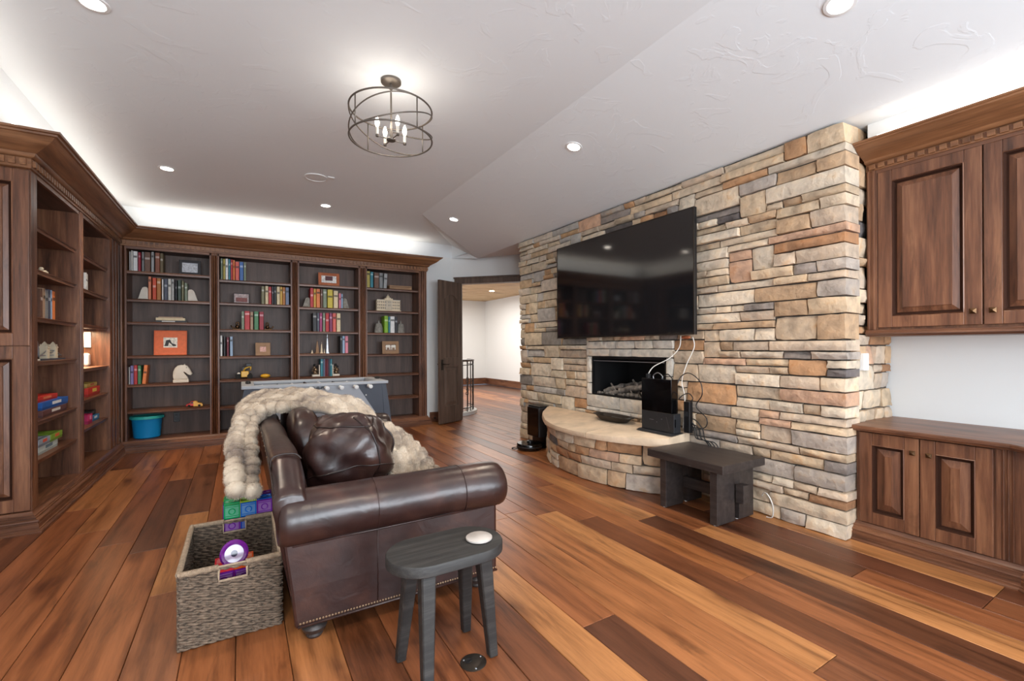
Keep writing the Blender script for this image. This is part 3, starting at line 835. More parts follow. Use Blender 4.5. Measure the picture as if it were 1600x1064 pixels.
MB().box((-.786, 7.771, .325), (-.754, 7.775, .36)).box((-.786, 7.771, .37), (-.754, 7.775, .405)).build('socket', 'dark_plastic', op, bevel=.002)

# left bookcase
DL = [(4.605, 4.741), (5.731, 5.936), (6.897, 7.30)]
MB(Tl).box((4.66, -.345, .143), (4.741, 0, 2.63)).build('side_panel', 'alder_z', lb, bevel=.004)
pilaster(Tl, 5.765, 5.90, .143, 2.63, base=-.345).build('pilaster', 'alder_z', lb)
pilaster(Tl, 6.93, 7.40, .143, 2.63, base=-.345).build('pilaster', 'alder_z', lb)
MB().box((-1.665, 4.62, .143), (-1.656, 7.41, 2.63)).build('back_panel', 'alder_dark_z', lb)
MB().box((XF - .02, 4.74, 2.595), (XF, 6.94, 2.70)).build('top_rail', 'alder_y', lb)
MB().box((-1.655, 4.74, 2.605), (XF - .02, 6.94, 2.62)).build('top_panel', 'alder_dark_y', lb)
SHL = [[2.26, 1.93, 1.565, 1.225, .768, .473, .143], [2.25, 1.917, 1.567, 1.125, .812, .524, .143]]
for k, (y0, y1) in enumerate(((4.742, 5.764), (5.901, 6.929))):
    for z in SHL[k]:
        if z < .2: mb = MB().box((-1.655, y0, .10), (XF - .004, y1, z))
        else:
            prof = [(XF - .028, z - .035), (XF - .026, z - .012), (XF - .018, z - .008), (XF - .016, z - .002), (XF - .02, z), (-1.655, z), (-1.655, z - .02), (XF - .042, z - .02), (XF - .04, z - .035)]
            mb = MB().loft([[(x, y0, q) for x, q in prof], [(x, y1, q) for x, q in prof]])
        mb.build('shelf', 'alder_y', lb)

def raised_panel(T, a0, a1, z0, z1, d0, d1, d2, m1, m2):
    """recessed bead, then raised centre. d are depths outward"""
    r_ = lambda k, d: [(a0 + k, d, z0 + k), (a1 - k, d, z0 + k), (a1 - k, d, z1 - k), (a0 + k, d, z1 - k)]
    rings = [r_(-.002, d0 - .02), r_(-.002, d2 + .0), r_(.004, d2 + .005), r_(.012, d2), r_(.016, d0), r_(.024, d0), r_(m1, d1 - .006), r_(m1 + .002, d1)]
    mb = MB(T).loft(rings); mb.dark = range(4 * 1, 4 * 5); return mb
def panel_door(name, T, a0, a1, z0, z1, th, parent, mat='alder_z', sw=.075, rb=.075, split=True, cm1=.07):
    mb = MB(T)
    for p, q in (((a0, z0), (a0 + sw, z1)), ((a1 - sw, z0), (a1, z1)), ((a0 + sw + .0006, z0), (a1 - sw - .0006, z0 + rb)), ((a0 + sw + .0006, z1 - rb), (a1 - sw - .0006, z1))):
        mb.box((p[0], 0, p[1]), (q[0], th, q[1]))
    o = mb.build(name, mat, parent, bevel=.003, org=tuple(T((a0 + a1) / 2, 0, z0)))
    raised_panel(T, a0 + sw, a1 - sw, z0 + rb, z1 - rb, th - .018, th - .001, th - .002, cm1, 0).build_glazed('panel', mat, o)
    return o
# end panels of the left bookcase, facing the camera
Te = fr((-1.745, 4.66, 0), (1, 0, 0), (0, -1, 0))
MB(Te).box((0, 0, .143), (.435, .034, 2.63)).build('end_board', 'alder_z', lb)
for z0, z1 in ((.15, 1.34), (1.345, 2.615)):
    panel_door('end_panel', fr((-1.745, 4.626, 0), (1, 0, 0), (0, -1, 0)), 0.0, .43, z0, z1, .022, lb, sw=.085, rb=.09, cm1=.05)

# LED strips hidden on the crowns
for nm, a, b_, lab in (('led_strip', (-1.34, 4.4, 2.858), (-1.31, 7.2, 2.864), 'thin cove light strip hidden on top of the left bookcase crown'),
                  ('led_strip', (-1.15, 7.38, 2.858), (2.6, 7.41, 2.864), 'thin cove light strip hidden on top of the back bookcase crown'),
                  ('led_strip', (3.60, -1.9, 2.703), (3.63, 1.30, 2.709), 'thin cove light strip hidden on top of the right cabinet crown')):
    tag(MB().box(a, b_).build(nm, 'led', org=a), lab, 'light strip')

# ================================================================== RIGHT CABINETS
uc = thing('wall_cabinet', (4.0, .3, 1.4), 'dark knotty wood wall cabinet with two raised panel doors and dentil crown', 'cabinet')
Tr = fr((3.81, 0, 0), (0, -1, 0), (-1, 0, 0))     # a = -y
UY0, UY1 = -1.95, 1.432
MB().box((3.812, UY0, 1.415), (4.245, UY1, 2.62)).build('body', 'alder_z', uc)
MB(Tr).box((-1.432, 0, 1.43), (-1.370, .016, 2.56)).box((-1.425, .016, 1.43), (-1.415, .022, 2.56)).box((-1.398, .016, 1.43), (-1.383, .022, 2.56)).build('stile', 'alder_z', uc, bevel=.002)
MB().box((3.795, UY0, 2.515), (3.812, UY1, 2.64)).build('top_rail', 'alder_y', uc)
UP = [(-.01, 1.428), (.025, 1.428), (.025, 1.418), (.035, 1.412), (.038, 1.400), (.022, 1.394), (.012, 1.384), (-.01, 1.382)]
pth = [(3.81, UY0), (3.81, UY1)]
def sweep_left(prof, x, y0, y1): return MB().loft([[(x - o, y0, z) for o, z in prof], [(x - o, y1, z) for o, z in prof]])
sweep_left(UP, 3.81, UY0, UY1 + .004).build('bottom_moulding', 'alder_y', uc, smooth=35)
MB().box((3.815, UY0, 1.384), (4.245, UY1, 1.414)).build('bottom_panel', 'alder_y', uc)
UC = [(o, z - 2.625 + 2.535) for o, z in CROWN]
UC = [(o, 2.535 + (z - 2.535) * (2.70 - 2.535) / (2.857 - 2.625)) for o, z in UC]
sweep_left(UC, 3.80, UY0, UY1 + .0).build('crown', 'crown_y', uc, smooth=35)
y = UY1 - .02; n_ = 0
while y > -.2:
    MB().box((3.772, y - .036, 2.548), (3.79, y, 2.580)).build('dentil', 'crown_y', uc, bevel=.002); y -= .053; n_ += 1
dm = MB()
while y > UY0: dm.box((3.772, y - .036, 2.548), (3.79, y, 2.580)); y -= .053
dm.build('dentil_row', 'crown_y', uc, kind='stuff')
def knob(T, a, z, b, parent, sq=.016):
    mb = MB(T)
    mb.loft([[(a - .006, b, z - .006), (a + .006, b, z - .006), (a + .006, b, z + .006), (a - .006, b, z + .006)],
             [(a - .007, b + .012, z - .007), (a + .007, b + .012, z - .007), (a + .007, b + .012, z + .007), (a - .007, b + .012, z + .007)],
             [(a - sq, b + .014, z - sq), (a + sq, b + .014, z - sq), (a + sq, b + .014, z + sq), (a - sq, b + .014, z + sq)],
             [(a - sq, b + .018, z - sq), (a + sq, b + .018, z - sq), (a + sq, b + .018, z + sq), (a - sq, b + .018, z + sq)],
             [(a - .002, b + .027, z - .002), (a + .002, b + .027, z - .002), (a + .002, b + .027, z + .002), (a - .002, b + .027, z + .002)]])
    mb.build('knob', 'bronze', parent)
for (y1, y0, ky) in ((1.366, .853, .890), (.846, .33, .806), (.32, -.2, None), (-.21, -.73, None), (-.74, -1.26, None)):
    d_ = panel_door('door', Tr, -y1, -y0, 1.443, 2.513, .022, uc, sw=.078, rb=.075, cm1=.055)
    if ky: knob(Tr, -ky, 1.525, .022, d_)

lc = thing('base_cabinet', (3.9, 1.0, 0), 'low dark wood cabinet with two raised panel doors beside the stone wall', 'cabinet')
lc2 = thing('base_cabinet', (3.8, -.3, 0), 'deeper low wood cabinet cut by the right edge of the picture', 'cabinet')
Tc = fr((3.63, 0, 0), (0, -1, 0), (-1, 0, 0))
MB().box((3.632, .66, .12), (4.245, 1.43, .742)).build('body', 'alder_z', lc)
MB(Tc).box((-1.432, -.05, .12), (-1.413, .006, .742)).build('stile', 'alder_z', lc, bevel=.003)
CB = [(o * .8, z * .86) for o, z in BASE]
sweep_left(CB, 3.625, .64, 1.445).build('plinth', 'alder_y', lc, smooth=35)
for (y1, y0, ky) in ((1.411, 1.096, 1.123), (1.091, .772, 1.044)):
    d_ = panel_door('door', Tc, -y1, -y0, .128, .735, .022, lc, sw=.072, rb=.078, cm1=.066)
    knob(Tc, -ky, .645, .022, d_, sq=.014)
pilaster(Tc, -.765, -.672, .125, .742, base=-.05).build('pilaster', 'alder_z', lc)
MB().prism([(3.632, .655), (3.632, .66), (4.245, .66), (4.245, -1.9), (3.42, -1.9), (3.42, .42)], .001, .742).build('body', 'alder_z', lc2)
T45 = fr((3.632, .655, 0), (-.67, -.74, 0), (-.74, .67, 0))
pilaster(T45, .03, .12, .125, .742, base=-.01).build('pilaster', 'alder_z', lc2)
MB(T45).box((.14, -.01, .14), (.30, .012, .73)).build('panel', 'alder_z', lc2, bevel=.003)
MB(T45).loft([[(0, b, z) for b, z in CB], [(.32, b, z) for b, z in CB]]).build('plinth', 'alder_y', lc2, smooth=35)
ct = [(3.57, 1.455), (3.57, .70), (3.545, .665), (3.36, .44), (3.36, -1.9), (4.245, -1.9), (4.245, 1.455)]
mb = MB()
def inset(p, k): return [(x + (k if x < 4.2 else 0), y) for x, y in p]
mb.loft([[(x, y, z) for x, y in inset(ct, k)] for z, k in ((.743, .02), (.746, .008), (.757, .004), (.760, .0), (.775, .0), (.781, .005), (.782, .012))])
tag(mb.build('countertop', 'alder_y', org=(3.9, 0, .743), smooth=30), 'dark brown wooden countertop running over the low cabinets', 'countertop')
sw_ = thing('light_switch', (3.745, 1.445, 1.2), 'white light switch on the side of the stone wall above the counter', 'switch')
MB().box((3.71, 1.418, 1.145), (3.785, 1.452, 1.265)).build('plate', 'white_plastic', sw_, bevel=.004)
MB().box((3.735, 1.414, 1.175), (3.76, 1.419, 1.235)).build('rocker', 'paper', sw_, bevel=.002)

# ================================================================== SHELF CONTENTS
COL = {'pale grey': (176, 176, 172), 'off-white': (214, 212, 204), 'white': (226, 226, 224), 'crimson': (150, 28, 48), 'grey': (128, 130, 130), 'mottled brown': (104, 72, 56), 'silver grey': (158, 160, 160), 'rust brown': (132, 74, 50), 'olive brown': (98, 82, 52), 'peach': (214, 132, 96), 'orange-red': (204, 76, 44), 'amber': (176, 112, 50), 'slate': (74, 78, 94), 'black': (26, 26, 30), 'dark green': (56, 72, 60), 'olive': (120, 116, 84), 'sage green': (122, 134, 112), 'lavender': (132, 120, 172), 'red': (184, 48, 52), 'green': (70, 126, 84), 'orange': (222, 124, 64), 'dark yellow': (176, 160, 76), 'teal': (44, 124, 140), 'coral': (214, 96, 84), 'blue': (66, 108, 172), 'cream': (218, 200, 162), 'charcoal': (46, 46, 50), 'gold': (204, 162, 66), 'blue-grey': (110, 122, 150), 'tan': (168, 138, 112), 'maroon': (112, 36, 50), 'pale blue': (150, 176, 204), 'yellow': (206, 186, 60), 'pink': (216, 130, 150), 'magenta': (158, 56, 112), 'plum': (126, 46, 92), 'lime green': (130, 176, 40)}
ORD = ['first', 'second', 'third', 'fourth', 'fifth', 'sixth', 'seventh', 'eighth', 'ninth', 'tenth', 'eleventh', 'twelfth']
BAYN = {1: 'leftmost', 2: 'second', 3: 'third', 4: 'rightmost'}
SHN = ['top', 'second', 'third', 'fourth', 'fifth', 'sixth', 'bottom']
def book(T, a0, a1, z, h, depth, c, label, group, lean=0.0, band=None):
    """T(a along shelf, b towards the room, z); b=0 is the spine"""
    g = .0012; w_ = a1 - a0 - 2 * g; cx = (a0 + a1) / 2
    t = thing('book', tuple(T(cx, -depth / 2, z)), label, 'book', group)
    L = lambda a, b, c_: T(cx + a * cos(lean) + c_ * sin(lean), b, z + c_ * cos(lean) - a * sin(lean) + abs(sin(lean)) * w_ / 2)
    hw = w_ / 2; cv_ = min(.0025, w_ * .12)
    col = COL[c]
    sp_ = min(.004, w_ * .2)
    ring = [(-hw, -depth), (-hw, -.004), (-hw + sp_, 0), (hw - sp_, 0), (hw, -.004), (hw, -depth), (hw - cv_, -depth), (hw - cv_, -.008), (-hw + cv_, -.008), (-hw + cv_, -depth)]
    MB(L).loft([[(a, b, 0) for a, b in ring], [(a, b, h) for a, b in ring]]).build('cover', 'cover', t, col=col)
    MB(L).box((-hw + cv_, -depth + .005, .004), (hw - cv_, -.008, h - .004)).build('pages', 'paper', t)
    if w_ > .02:
        f = 1.0 if sum(col) < 380 else 0.45
        bc = tuple(min(235, v * .45 + 130) for v in col) if sum(col) < 380 else tuple(v * .5 for v in col)
        k = R.uniform(.55, .8)
        mb = MB(L).box((-hw + sp_, 0.0002, h * k), (hw - sp_, .0012, h * (k + .1)))
        mb.build('spine_label', 'cover', t, col=bc)
BOOKS = [
 (1,0,[(-1.23, -1.213, 0.25, 'pale grey'), (-1.211, -1.193, 0.265, 'off-white'), (-1.19, -1.145, 0.26, 'white'), (-1.14, -1.112, 0.25, 'crimson'), (-1.104, -1.078, 0.26, 'grey'), (-1.076, -1.014, 0.262, 'mottled brown'), (-1.007, -0.977, 0.268, 'silver grey'), (-0.966, -0.916, 0.265, 'rust brown'), (-0.914, -0.879, 0.262, 'olive brown')]),
 (1,1,[(-1.038, -1.007, 0.305, 'peach'), (-0.995, -0.954, 0.29, 'orange-red'), (-0.95, -0.906, 0.289, 'amber'), (-0.897, -0.879, 0.279, 'white'), (-0.874, -0.834, 0.285, 'slate'), (-0.831, -0.797, 0.288, 'off-white'), (-0.794, -0.765, 0.287, 'pale grey'), (-0.755, -0.732, 0.275, 'black'), (-0.727, -0.688, 0.284, 'dark green'), (-0.685, -0.659, 0.273, 'olive'), (-0.653, -0.619, 0.246, 'sage green')]),
 (1,4,[(-1.24, -1.225, 0.223, 'pale grey'), (-1.223, -1.19, 0.24, 'lavender'), (-1.188, -1.152, 0.246, 'red'), (-1.149, -1.114, 0.241, 'green'), (-1.107, -1.067, 0.244, 'orange')]),
 (2,0,[(-0.24, -0.216, 0.30, 'sage green'), (-0.212, -0.186, 0.296, 'dark yellow'), (-0.184, -0.151, 0.30, 'white'), (-0.149, -0.122, 0.297, 'teal'), (-0.121, -0.096, 0.295, 'red'), (-0.095, -0.07, 0.29, 'orange'), (-0.066, -0.018, 0.27, 'coral'), (-0.014, 0.034, 0.27, 'blue'), (0.037, 0.067, 0.268, 'sage green')]),
 (2,1,[(0.256, 0.298, 0.262, 'olive'), (0.306, 0.347, 0.268, 'cream'), (0.349, 0.387, 0.26, 'red'), (0.39, 0.416, 0.268, 'charcoal'), (0.419, 0.452, 0.27, 'black'), (0.456, 0.498, 0.27, 'cream'), (0.5, 0.532, 0.268, 'gold'), (0.534, 0.569, 0.266, 'amber'), (0.573, 0.62, 0.265, 'blue-grey')]),
 (2,2,[(0.006, 0.042, 0.26, 'sage green'), (0.045, 0.11, 0.267, 'red'), (0.115, 0.153, 0.259, 'tan'), (0.164, 0.22, 0.266, 'green'), (0.228, 0.285, 0.263, 'crimson')]),
 (2,3,[(-0.25, -0.224, 0.289, 'white'), (-0.208, -0.186, 0.275, 'charcoal'), (-0.172, -0.146, 0.267, 'maroon'), (-0.134, -0.1, 0.275, 'pale blue')]),
 (3,1,[(0.911, 0.957, 0.30, 'red'), (0.96, 0.994, 0.29, 'gold'), (0.999, 1.051, 0.292, 'orange'), (1.058, 1.09, 0.288, 'mottled brown'), (1.094, 1.149, 0.29, 'sage green'), (1.16, 1.236, 0.29, 'yellow'), (1.249, 1.316, 0.276, 'cream'), (1.328, 1.36, 0.24, 'pink'), (1.363, 1.388, 0.233, 'pale blue')]),
 (3,2,[(0.948, 1.002, 0.285, 'charcoal'), (1.006, 1.041, 0.287, 'slate'), (1.044, 1.081, 0.288, 'magenta'), (1.089, 1.125, 0.29, 'sage green'), (1.131, 1.179, 0.291, 'red'), (1.185, 1.23, 0.293, 'plum'), (1.235, 1.283, 0.291, 'coral'), (1.294, 1.351, 0.293, 'cream')]),
 (3,3,[(1.343, 1.376, 0.272, 'black'), (1.378, 1.415, 0.272, 'pale blue'), (1.419, 1.465, 0.273, 'pink')]),
 (3,4,[(1.054, 1.091, 0.269, 'teal'), (1.095, 1.117, 0.268, 'blue-grey'), (1.12, 1.14, 0.268, 'maroon'), (1.144, 1.166, 0.267, 'maroon'), (1.169, 1.19, 0.267, 'slate'), (1.194, 1.223, 0.266, 'teal')]),
 (4,0,[(1.757, 1.811, 0.27, 'dark yellow'), (1.816, 1.865, 0.262, 'teal'), (1.877, 1.956, 0.25, 'mottled brown'), (1.962, 2.022, 0.255, 'grey'), (2.031, 2.085, 0.25, 'silver grey')]),
 (4,2,[(2.042, 2.105, 0.283, 'lime green'), (2.109, 2.138, 0.267, 'teal'), (2.142, 2.215, 0.277, 'white'), (2.218, 2.261, 0.27, 'charcoal')]),
]
T5 = fr((0, 7.50, 0), (1, 0, 0), (0, -1, 0))
for bay, s, row in BOOKS:
    z = SHB[bay - 1][s]
    for i, (a, b_, h, c) in enumerate(row):
        ln = .09 if (bay, s) == (1, 4) and i == 4 else (.05 if (bay, s) == (4, 0) and i == 4 else 0)
        if (bay, s) == (3, 1) and i in (7, 8): z_ = z
        book(T5, a, b_, z, h, .19 + R.uniform(-.02, .02), c,
             '%s book, %s from the left, %s shelf of the %s back bay' % (c, ORD[i], SHN[s], BAYN[bay]),
             'books on the %s shelf of the %s back bay' % (SHN[s], BAYN[bay]), lean=ln)
# books in the left bookcase
Tk = fr((-1.40, 0, 0), (0, 1, 0), (1, 0, 0))
for i, (a, b_, h, c) in enumerate([(5.13, 5.18, .25, 'mottled brown'), (5.185, 5.235, .26, 'tan'), (5.24, 5.30, .25, 'grey'), (5.305, 5.36, .262, 'slate'), (5.365, 5.40, .262, 'pale blue'), (5.405, 5.47, .258, 'orange')]):
    book(Tk, a, b_, 1.565, h, .2, c, '%s book, %s from the left, third shelf of the left bookcase' % (c, ORD[i]), 'books in the left bookcase')
book(Tk, 6.39, 6.43, 1.917, .21, .18, 'white', 'white book standing nearest the post on the second shelf, left bookcase', 'white books in the left bookcase')
book(Tk, 6.435, 6.465, 1.917, .20, .18, 'off-white', 'off-white book behind the white one, second shelf, left bookcase', 'white books in the left bookcase')

def picture(x0, x1, z0, h, fcol, fmat, label, photo=None, pm='photo', lean=.1, th=.012, pc=(150, 150, 150), y=7.52, bw=None):
    t = thing('picture_frame', ((x0 + x1) / 2, y + .03, z0), label, 'picture frame')
    w_ = x1 - x0; bw = bw or min(w_, h) * .16
    T = lambda a, b, c: Vector((x0 + a, y - b * cos(lean) + c * sin(lean), z0 + c * cos(lean) + b * sin(lean) + .001))
    mb = MB(T).box((0, 0, 0), (bw, th, h)).box((w_ - bw, 0, 0), (w_, th, h)).box((bw, 0, 0), (w_ - bw, th, bw)).box((bw, 0, h - bw), (w_ - bw, th, h))
    mb.build('frame', fmat, t, col=fcol, bevel=.002)
    MB(T).box((bw, .001, bw), (w_ - bw, th * .5, h - bw)).build('photo', pm, t, col=pc)
    if photo:
        a0, a1, c0, c1, cl = photo
        MB(T).box((a0, th * .5, c0), (a1, th * .5 + .001, c1)).build('print', 'photo', t, col=cl)
    MB(T).hexa([(w_ * .45, 0, h * .7), (w_ * .55, 0, h * .7), (w_ * .55, -.002, h * .7), (w_ * .45, -.002, h * .7)], [(w_ * .42, -.07, .006), (w_ * .58, -.07, .006), (w_ * .58, -.072, .006), (w_ * .42, -.072, .006)]).build('easel', 'cover', t, col=(40, 36, 34))
picture(-.712, -.47, 2.321, .20, (34, 30, 32), 'cover', 'dark picture frame with group photo, top shelf of leftmost back bay', photo=(.03, .205, .03, .16, (196, 200, 206)), pc=(90, 96, 110))
pf = picture(-.985, -.63, 1.231, .33, (222, 104, 50), 'cover', 'orange matted picture with small photo, fourth shelf of leftmost back bay', bw=.012, pm='cover', pc=(226, 108, 54), photo=(.10, .25, .10, .235, (226, 220, 204)))
MB(lambda a, b, c: Vector((-.985 + a, 7.52 - b * cos(.1) + c * sin(.1), 1.231 + c * cos(.1) + b * sin(.1)))).add([(.11, .0082, .12), (.15, .0082, .12), (.16, .0082, .17), (.19, .0082, .14), (.2, .0082, .12), (.235, .0082, .12), (.235, .0082, .14), (.19, .0082, .16), (.17, .0082, .21), (.13, .0082, .2), (.12, .0082, .16)], [tuple(range(11))]).build('print', 'cover', bpy.data.objects[[o.name for o in bpy.data.objects if o.get('label', '').startswith('orange matted')][0]], col=(40, 36, 36))
picture(-.09, .108, 1.961, .145, (44, 40, 42), 'cover', 'thin black photo frame on the second shelf of the second back bay', bw=.009, pc=(176, 160, 158), photo=(.03, .17, .02, .08, (130, 70, 64)))
picture(1.03, 1.34, 2.291, .20, (158, 92, 60), 'copper', 'copper toned picture frame on the top shelf of the third back bay', bw=.045, pc=(228, 224, 220), photo=(.10, .21, .08, .15, (90, 50, 56)))
picture(.18, .37, 1.211, .185, (112, 76, 56), 'kraft', 'small square brown leather frame on the fourth shelf, second back bay', bw=.055, pc=(200, 150, 134), photo=None)
fr2 = (2.01, 2.29)
picture(2.01, 2.29, 1.214, .21, (150, 116, 84), 'kraft', 'light wood plaque with white animal figures, fourth shelf, rightmost back bay', bw=.05, pc=(128, 98, 76))
pl = [o for o in bpy.data.objects if o.get('label', '').startswith('light wood plaque')][0]
Tp = lambda a, b, c: Vector((2.01 + a, 7.52 - b * cos(.1) + c * sin(.1), 1.214 + c * cos(.1) + b * sin(.1)))
an = MB(Tp)
for ax in (.055, .145):
    an.add([(ax + p, .0075, .07 + q) for p, q in ((0, .05), (.01, .075), (.07, .08), (.085, .065), (.08, .05), (.078, 0), (.066, 0), (.062, .04), (.05, .035), (.03, .035), (.022, .04), (.02, 0), (.008, 0), (.008, .045))], [tuple(range(14))])
an.build('animal_relief', 'paper', pl)

def single(mb, name, mat, label, cat, group=None, **kw):
    return tag(mb.build(name, mat, **kw), label, cat, group)
# bookends
def arch_bookend(x0, x1, z, h, flip, mat, label, col=None, skew=.6):
    w_ = x1 - x0; pts = [(0, 0), (1, 0)]
    pts += [(1, .8), (.96, .93), (.85, 1.0), (.62, 1.0), (.45, .93), (.33, .75)] 
    if flip: pts = [(1 - a, b) for a, b in pts]
    mb = MB().loft([[(x0 + a * w_, 7.50, z + b * h) for a, b in pts], [(x0 + a * w_, 7.62, z + b * h) for a, b in pts]])
    mb.box((x0, 7.50, z), (x1, 7.62, z + .012))
    single(mb, 'bookend', mat, label, 'bookend', org=(x0, 7.56, z), bevel=.003, col=col)
arch_bookend(-1.145, -1.041, 1.9605, .165, False, 'bone', 'white curved bookend left of the books, second shelf, leftmost back bay')
arch_bookend(-.615, -.503, 1.9605, .16, True, 'bone', 'white curved bookend right of the books, second shelf, leftmost back bay')
arch_bookend(.805, .906, 1.9405, .15, False, 'grey_stone', 'grey rounded bookend left of the books, second shelf, third back bay')
arch_bookend(1.392, 1.483, 1.9405, .165, True, 'grey_stone', 'grey mottled bookend right of the books, second shelf, third back bay')
def rock_bookend(x0, x1, z, label):
    cx = (x0 + x1) / 2; w_ = (x1 - x0) / 2; rg = []
    for k, (zz, s) in enumerate(((0, 1), (.03, .97), (.08, .9), (.13, .78), (.155, .7), (.16, .35), (.17, .22), (.19, .18), (.205, .12), (.21, .03))):
        rg.append([(cx + cos(i * pi / 5) * w_ * s * R.uniform(.93, 1.05) * (1.1 if s > .5 else 1), 7.57 + sin(i * pi / 5) * .06 * s, z + zz) for i in range(10)])
    single(MB().loft(rg), 'bookend', 'grey_stone', label, 'bookend', org=(cx, 7.57, z))
rock_bookend(1.905, 2.03, 1.5645, 'rough grey stone bookend left of the green book, rightmost back bay')
rock_bookend(2.275, 2.40, 1.5645, 'rough grey stone bookend right of the dark book, rightmost back bay')
def curl_bookend(cx, z, sg, label):
    t = thing('bookend', (cx, 7.56, z), label, 'bookend', 'bronze curled bookends')
    MB().box((cx - .05, 7.52, z), (cx + .05, 7.60, z + .012)).build('base', 'bronze', t, bevel=.003)
    MB().tube([(cx + sg * (.012 * q - .03 + .03 * cos(q * 1.1)), 7.56, z + .065 + .045 * sin(q * 1.1)) for q in [i * .35 for i in range(17)]], .009, 7).build('horn', 'bronze', t, smooth=True)
    MB().sphere((cx - sg * .01, 7.56, z + .04), .028, 10, 7, (1, .8, 1)).build('head', 'bronze', t, smooth=True)
curl_bookend(-.055, 1.5855, -1, 'bronze curled bookend left of the red books, second back bay')
curl_bookend(.345, 1.5855, 1, 'bronze curled bookend right of the red books, second back bay')
def figure_bookend(x0, x1, z, flip, label):
    t = thing('bookend', ((x0 + x1) / 2, 7.56, z), label, 'bookend', 'figurine bookends')
    xi = x1 - .014 if not flip else x0
    MB().box((x0, 7.51, z), (x1, 7.61, z + .03)).box((xi, 7.51, z + .03), (xi + .014, 7.61, z + .18)).build('base', 'bone', t, bevel=.003)
    cx = (x0 + x1) / 2 - (.01 if not flip else -.01)
    mb = MB()
    for dx, dz, r_ in ((0, .06, .03), (.01, .10, .028), (-.008, .135, .02), (.03, .09, .015), (-.035, .085, .016), (.02, .05, .018), (-.03, .115, .012)): mb.sphere((cx + dx, 7.56, z + dz), r_, 9, 6)
    mb.build('figure', 'brass_nail', t, smooth=True)
    MB().sphere((cx - .01, 7.55, z + .175), .018, 8, 6).sphere((cx + .02, 7.555, z + .15), .016, 8, 6).sphere((cx - .04, 7.55, z + .06), .015, 8, 6).build('dark_figure', 'black_plastic', t, smooth=True)
figure_bookend(.935, 1.048, .8775, False, 'gold and black figurine bookend left of the teal books, third back bay')
figure_bookend(1.228, 1.335, .8775, True, 'gold and black figurine bookend right of the teal books, third back bay')
# horizontal stack
for i, (x0, x1, z0, z1, c, lb_) in enumerate([(-.955, -.635, 1.6655, 1.693, 'charcoal', 'black book with pale lettering at the bottom of the flat stack'), (-.958, -.645, 1.694, 1.727, 'cream', 'cream book in the middle of the flat stack'), (-.93, -.67, 1.728, 1.742, 'tan', 'thin tan book on top of the flat stack')]):
    t = thing('book', ((x0 + x1) / 2, 7.58, z0), lb_ + ', leftmost back bay', 'book', 'flat stacked books')
    MB().box((x0, 7.48, z0), (x1, 7.7, z0 + .002)).box((x0, 7.48, z1 - .002), (x1, 7.7, z1)).box((x0, 7.48, z0 + .002), (x1, 7.484, z1 - .002)).build('cover', 'cover', t, col=COL[c])
    MB().box((x0 + .003, 7.484, z0 + .002), (x1 - .003, 7.695, z1 - .002)).build('pages', 'paper', t)
    if i == 0: MB().box((x0 + .06, 7.4785, z0 + .008), (x1 - .12, 7.4797, z0 + .02)).build('spine_label', 'paper', t)
# horse head
hs = [(a_ * .00152, z_ * .00165) for a_, z_ in ((5, 24), (113, 24), (108, 40), (92, 58), (80, 74), (76, 84), (82, 88), (98, 76), (112, 62), (128, 56), (140, 68), (128, 92), (116, 120), (104, 136), (90, 142), (84, 156), (76, 144), (56, 145), (33, 138), (12, 118), (0, 88), (-3, 55), (0, 36))]
ho = thing('horse_head', (-.69, 7.56, .8605), 'white horse head sculpture on the fifth shelf of the leftmost back bay', 'sculpture')
rg = []
cxh = sum(p[0] for p in hs) / len(hs); czh = sum(p[1] for p in hs) / len(hs)
for y, s in ((7.52, .86), (7.528, .97), (7.545, 1), (7.575, 1), (7.592, .97), (7.60, .86)):
    rg.append([(-.785 + cxh + (a - cxh) * s, y, .8605 + czh + (c - czh) * s) for a, c in hs])
MB().loft(rg).build('head', 'bone', ho, smooth=40)
MB().box((-.785, 7.51, .8605), (-.612, 7.61, .90)).build('base', 'bone', ho, bevel=.006)
MB().sphere((-.635, 7.518, 1.06), .006, 8, 6).build('eye', 'grey_stone', ho)
# bucket
bk = thing('storage_bucket', (-1.07, 7.60, .143), 'round blue plastic bucket with teal lid in the bottom left of back bookcase', 'bucket')
MB().lathe([(.001, .001), (.125, .001), (.14, .012), (.163, .255), (.166, .26), (.001, .26)], (-1.07, 7.61, .1435), 40, sy=.9).build('tub', 'blue_bin', bk, smooth=40)
MB().lathe([(.168, .252), (.184, .256), (.184, .285), (.176, .292), (.165, .292), (.15, .284), (.001, .28), (.001, .262), (.168, .262)], (-1.07, 7.61, .1435), 40, sy=.9).build('lid', 'teal_lid', bk, smooth=40)
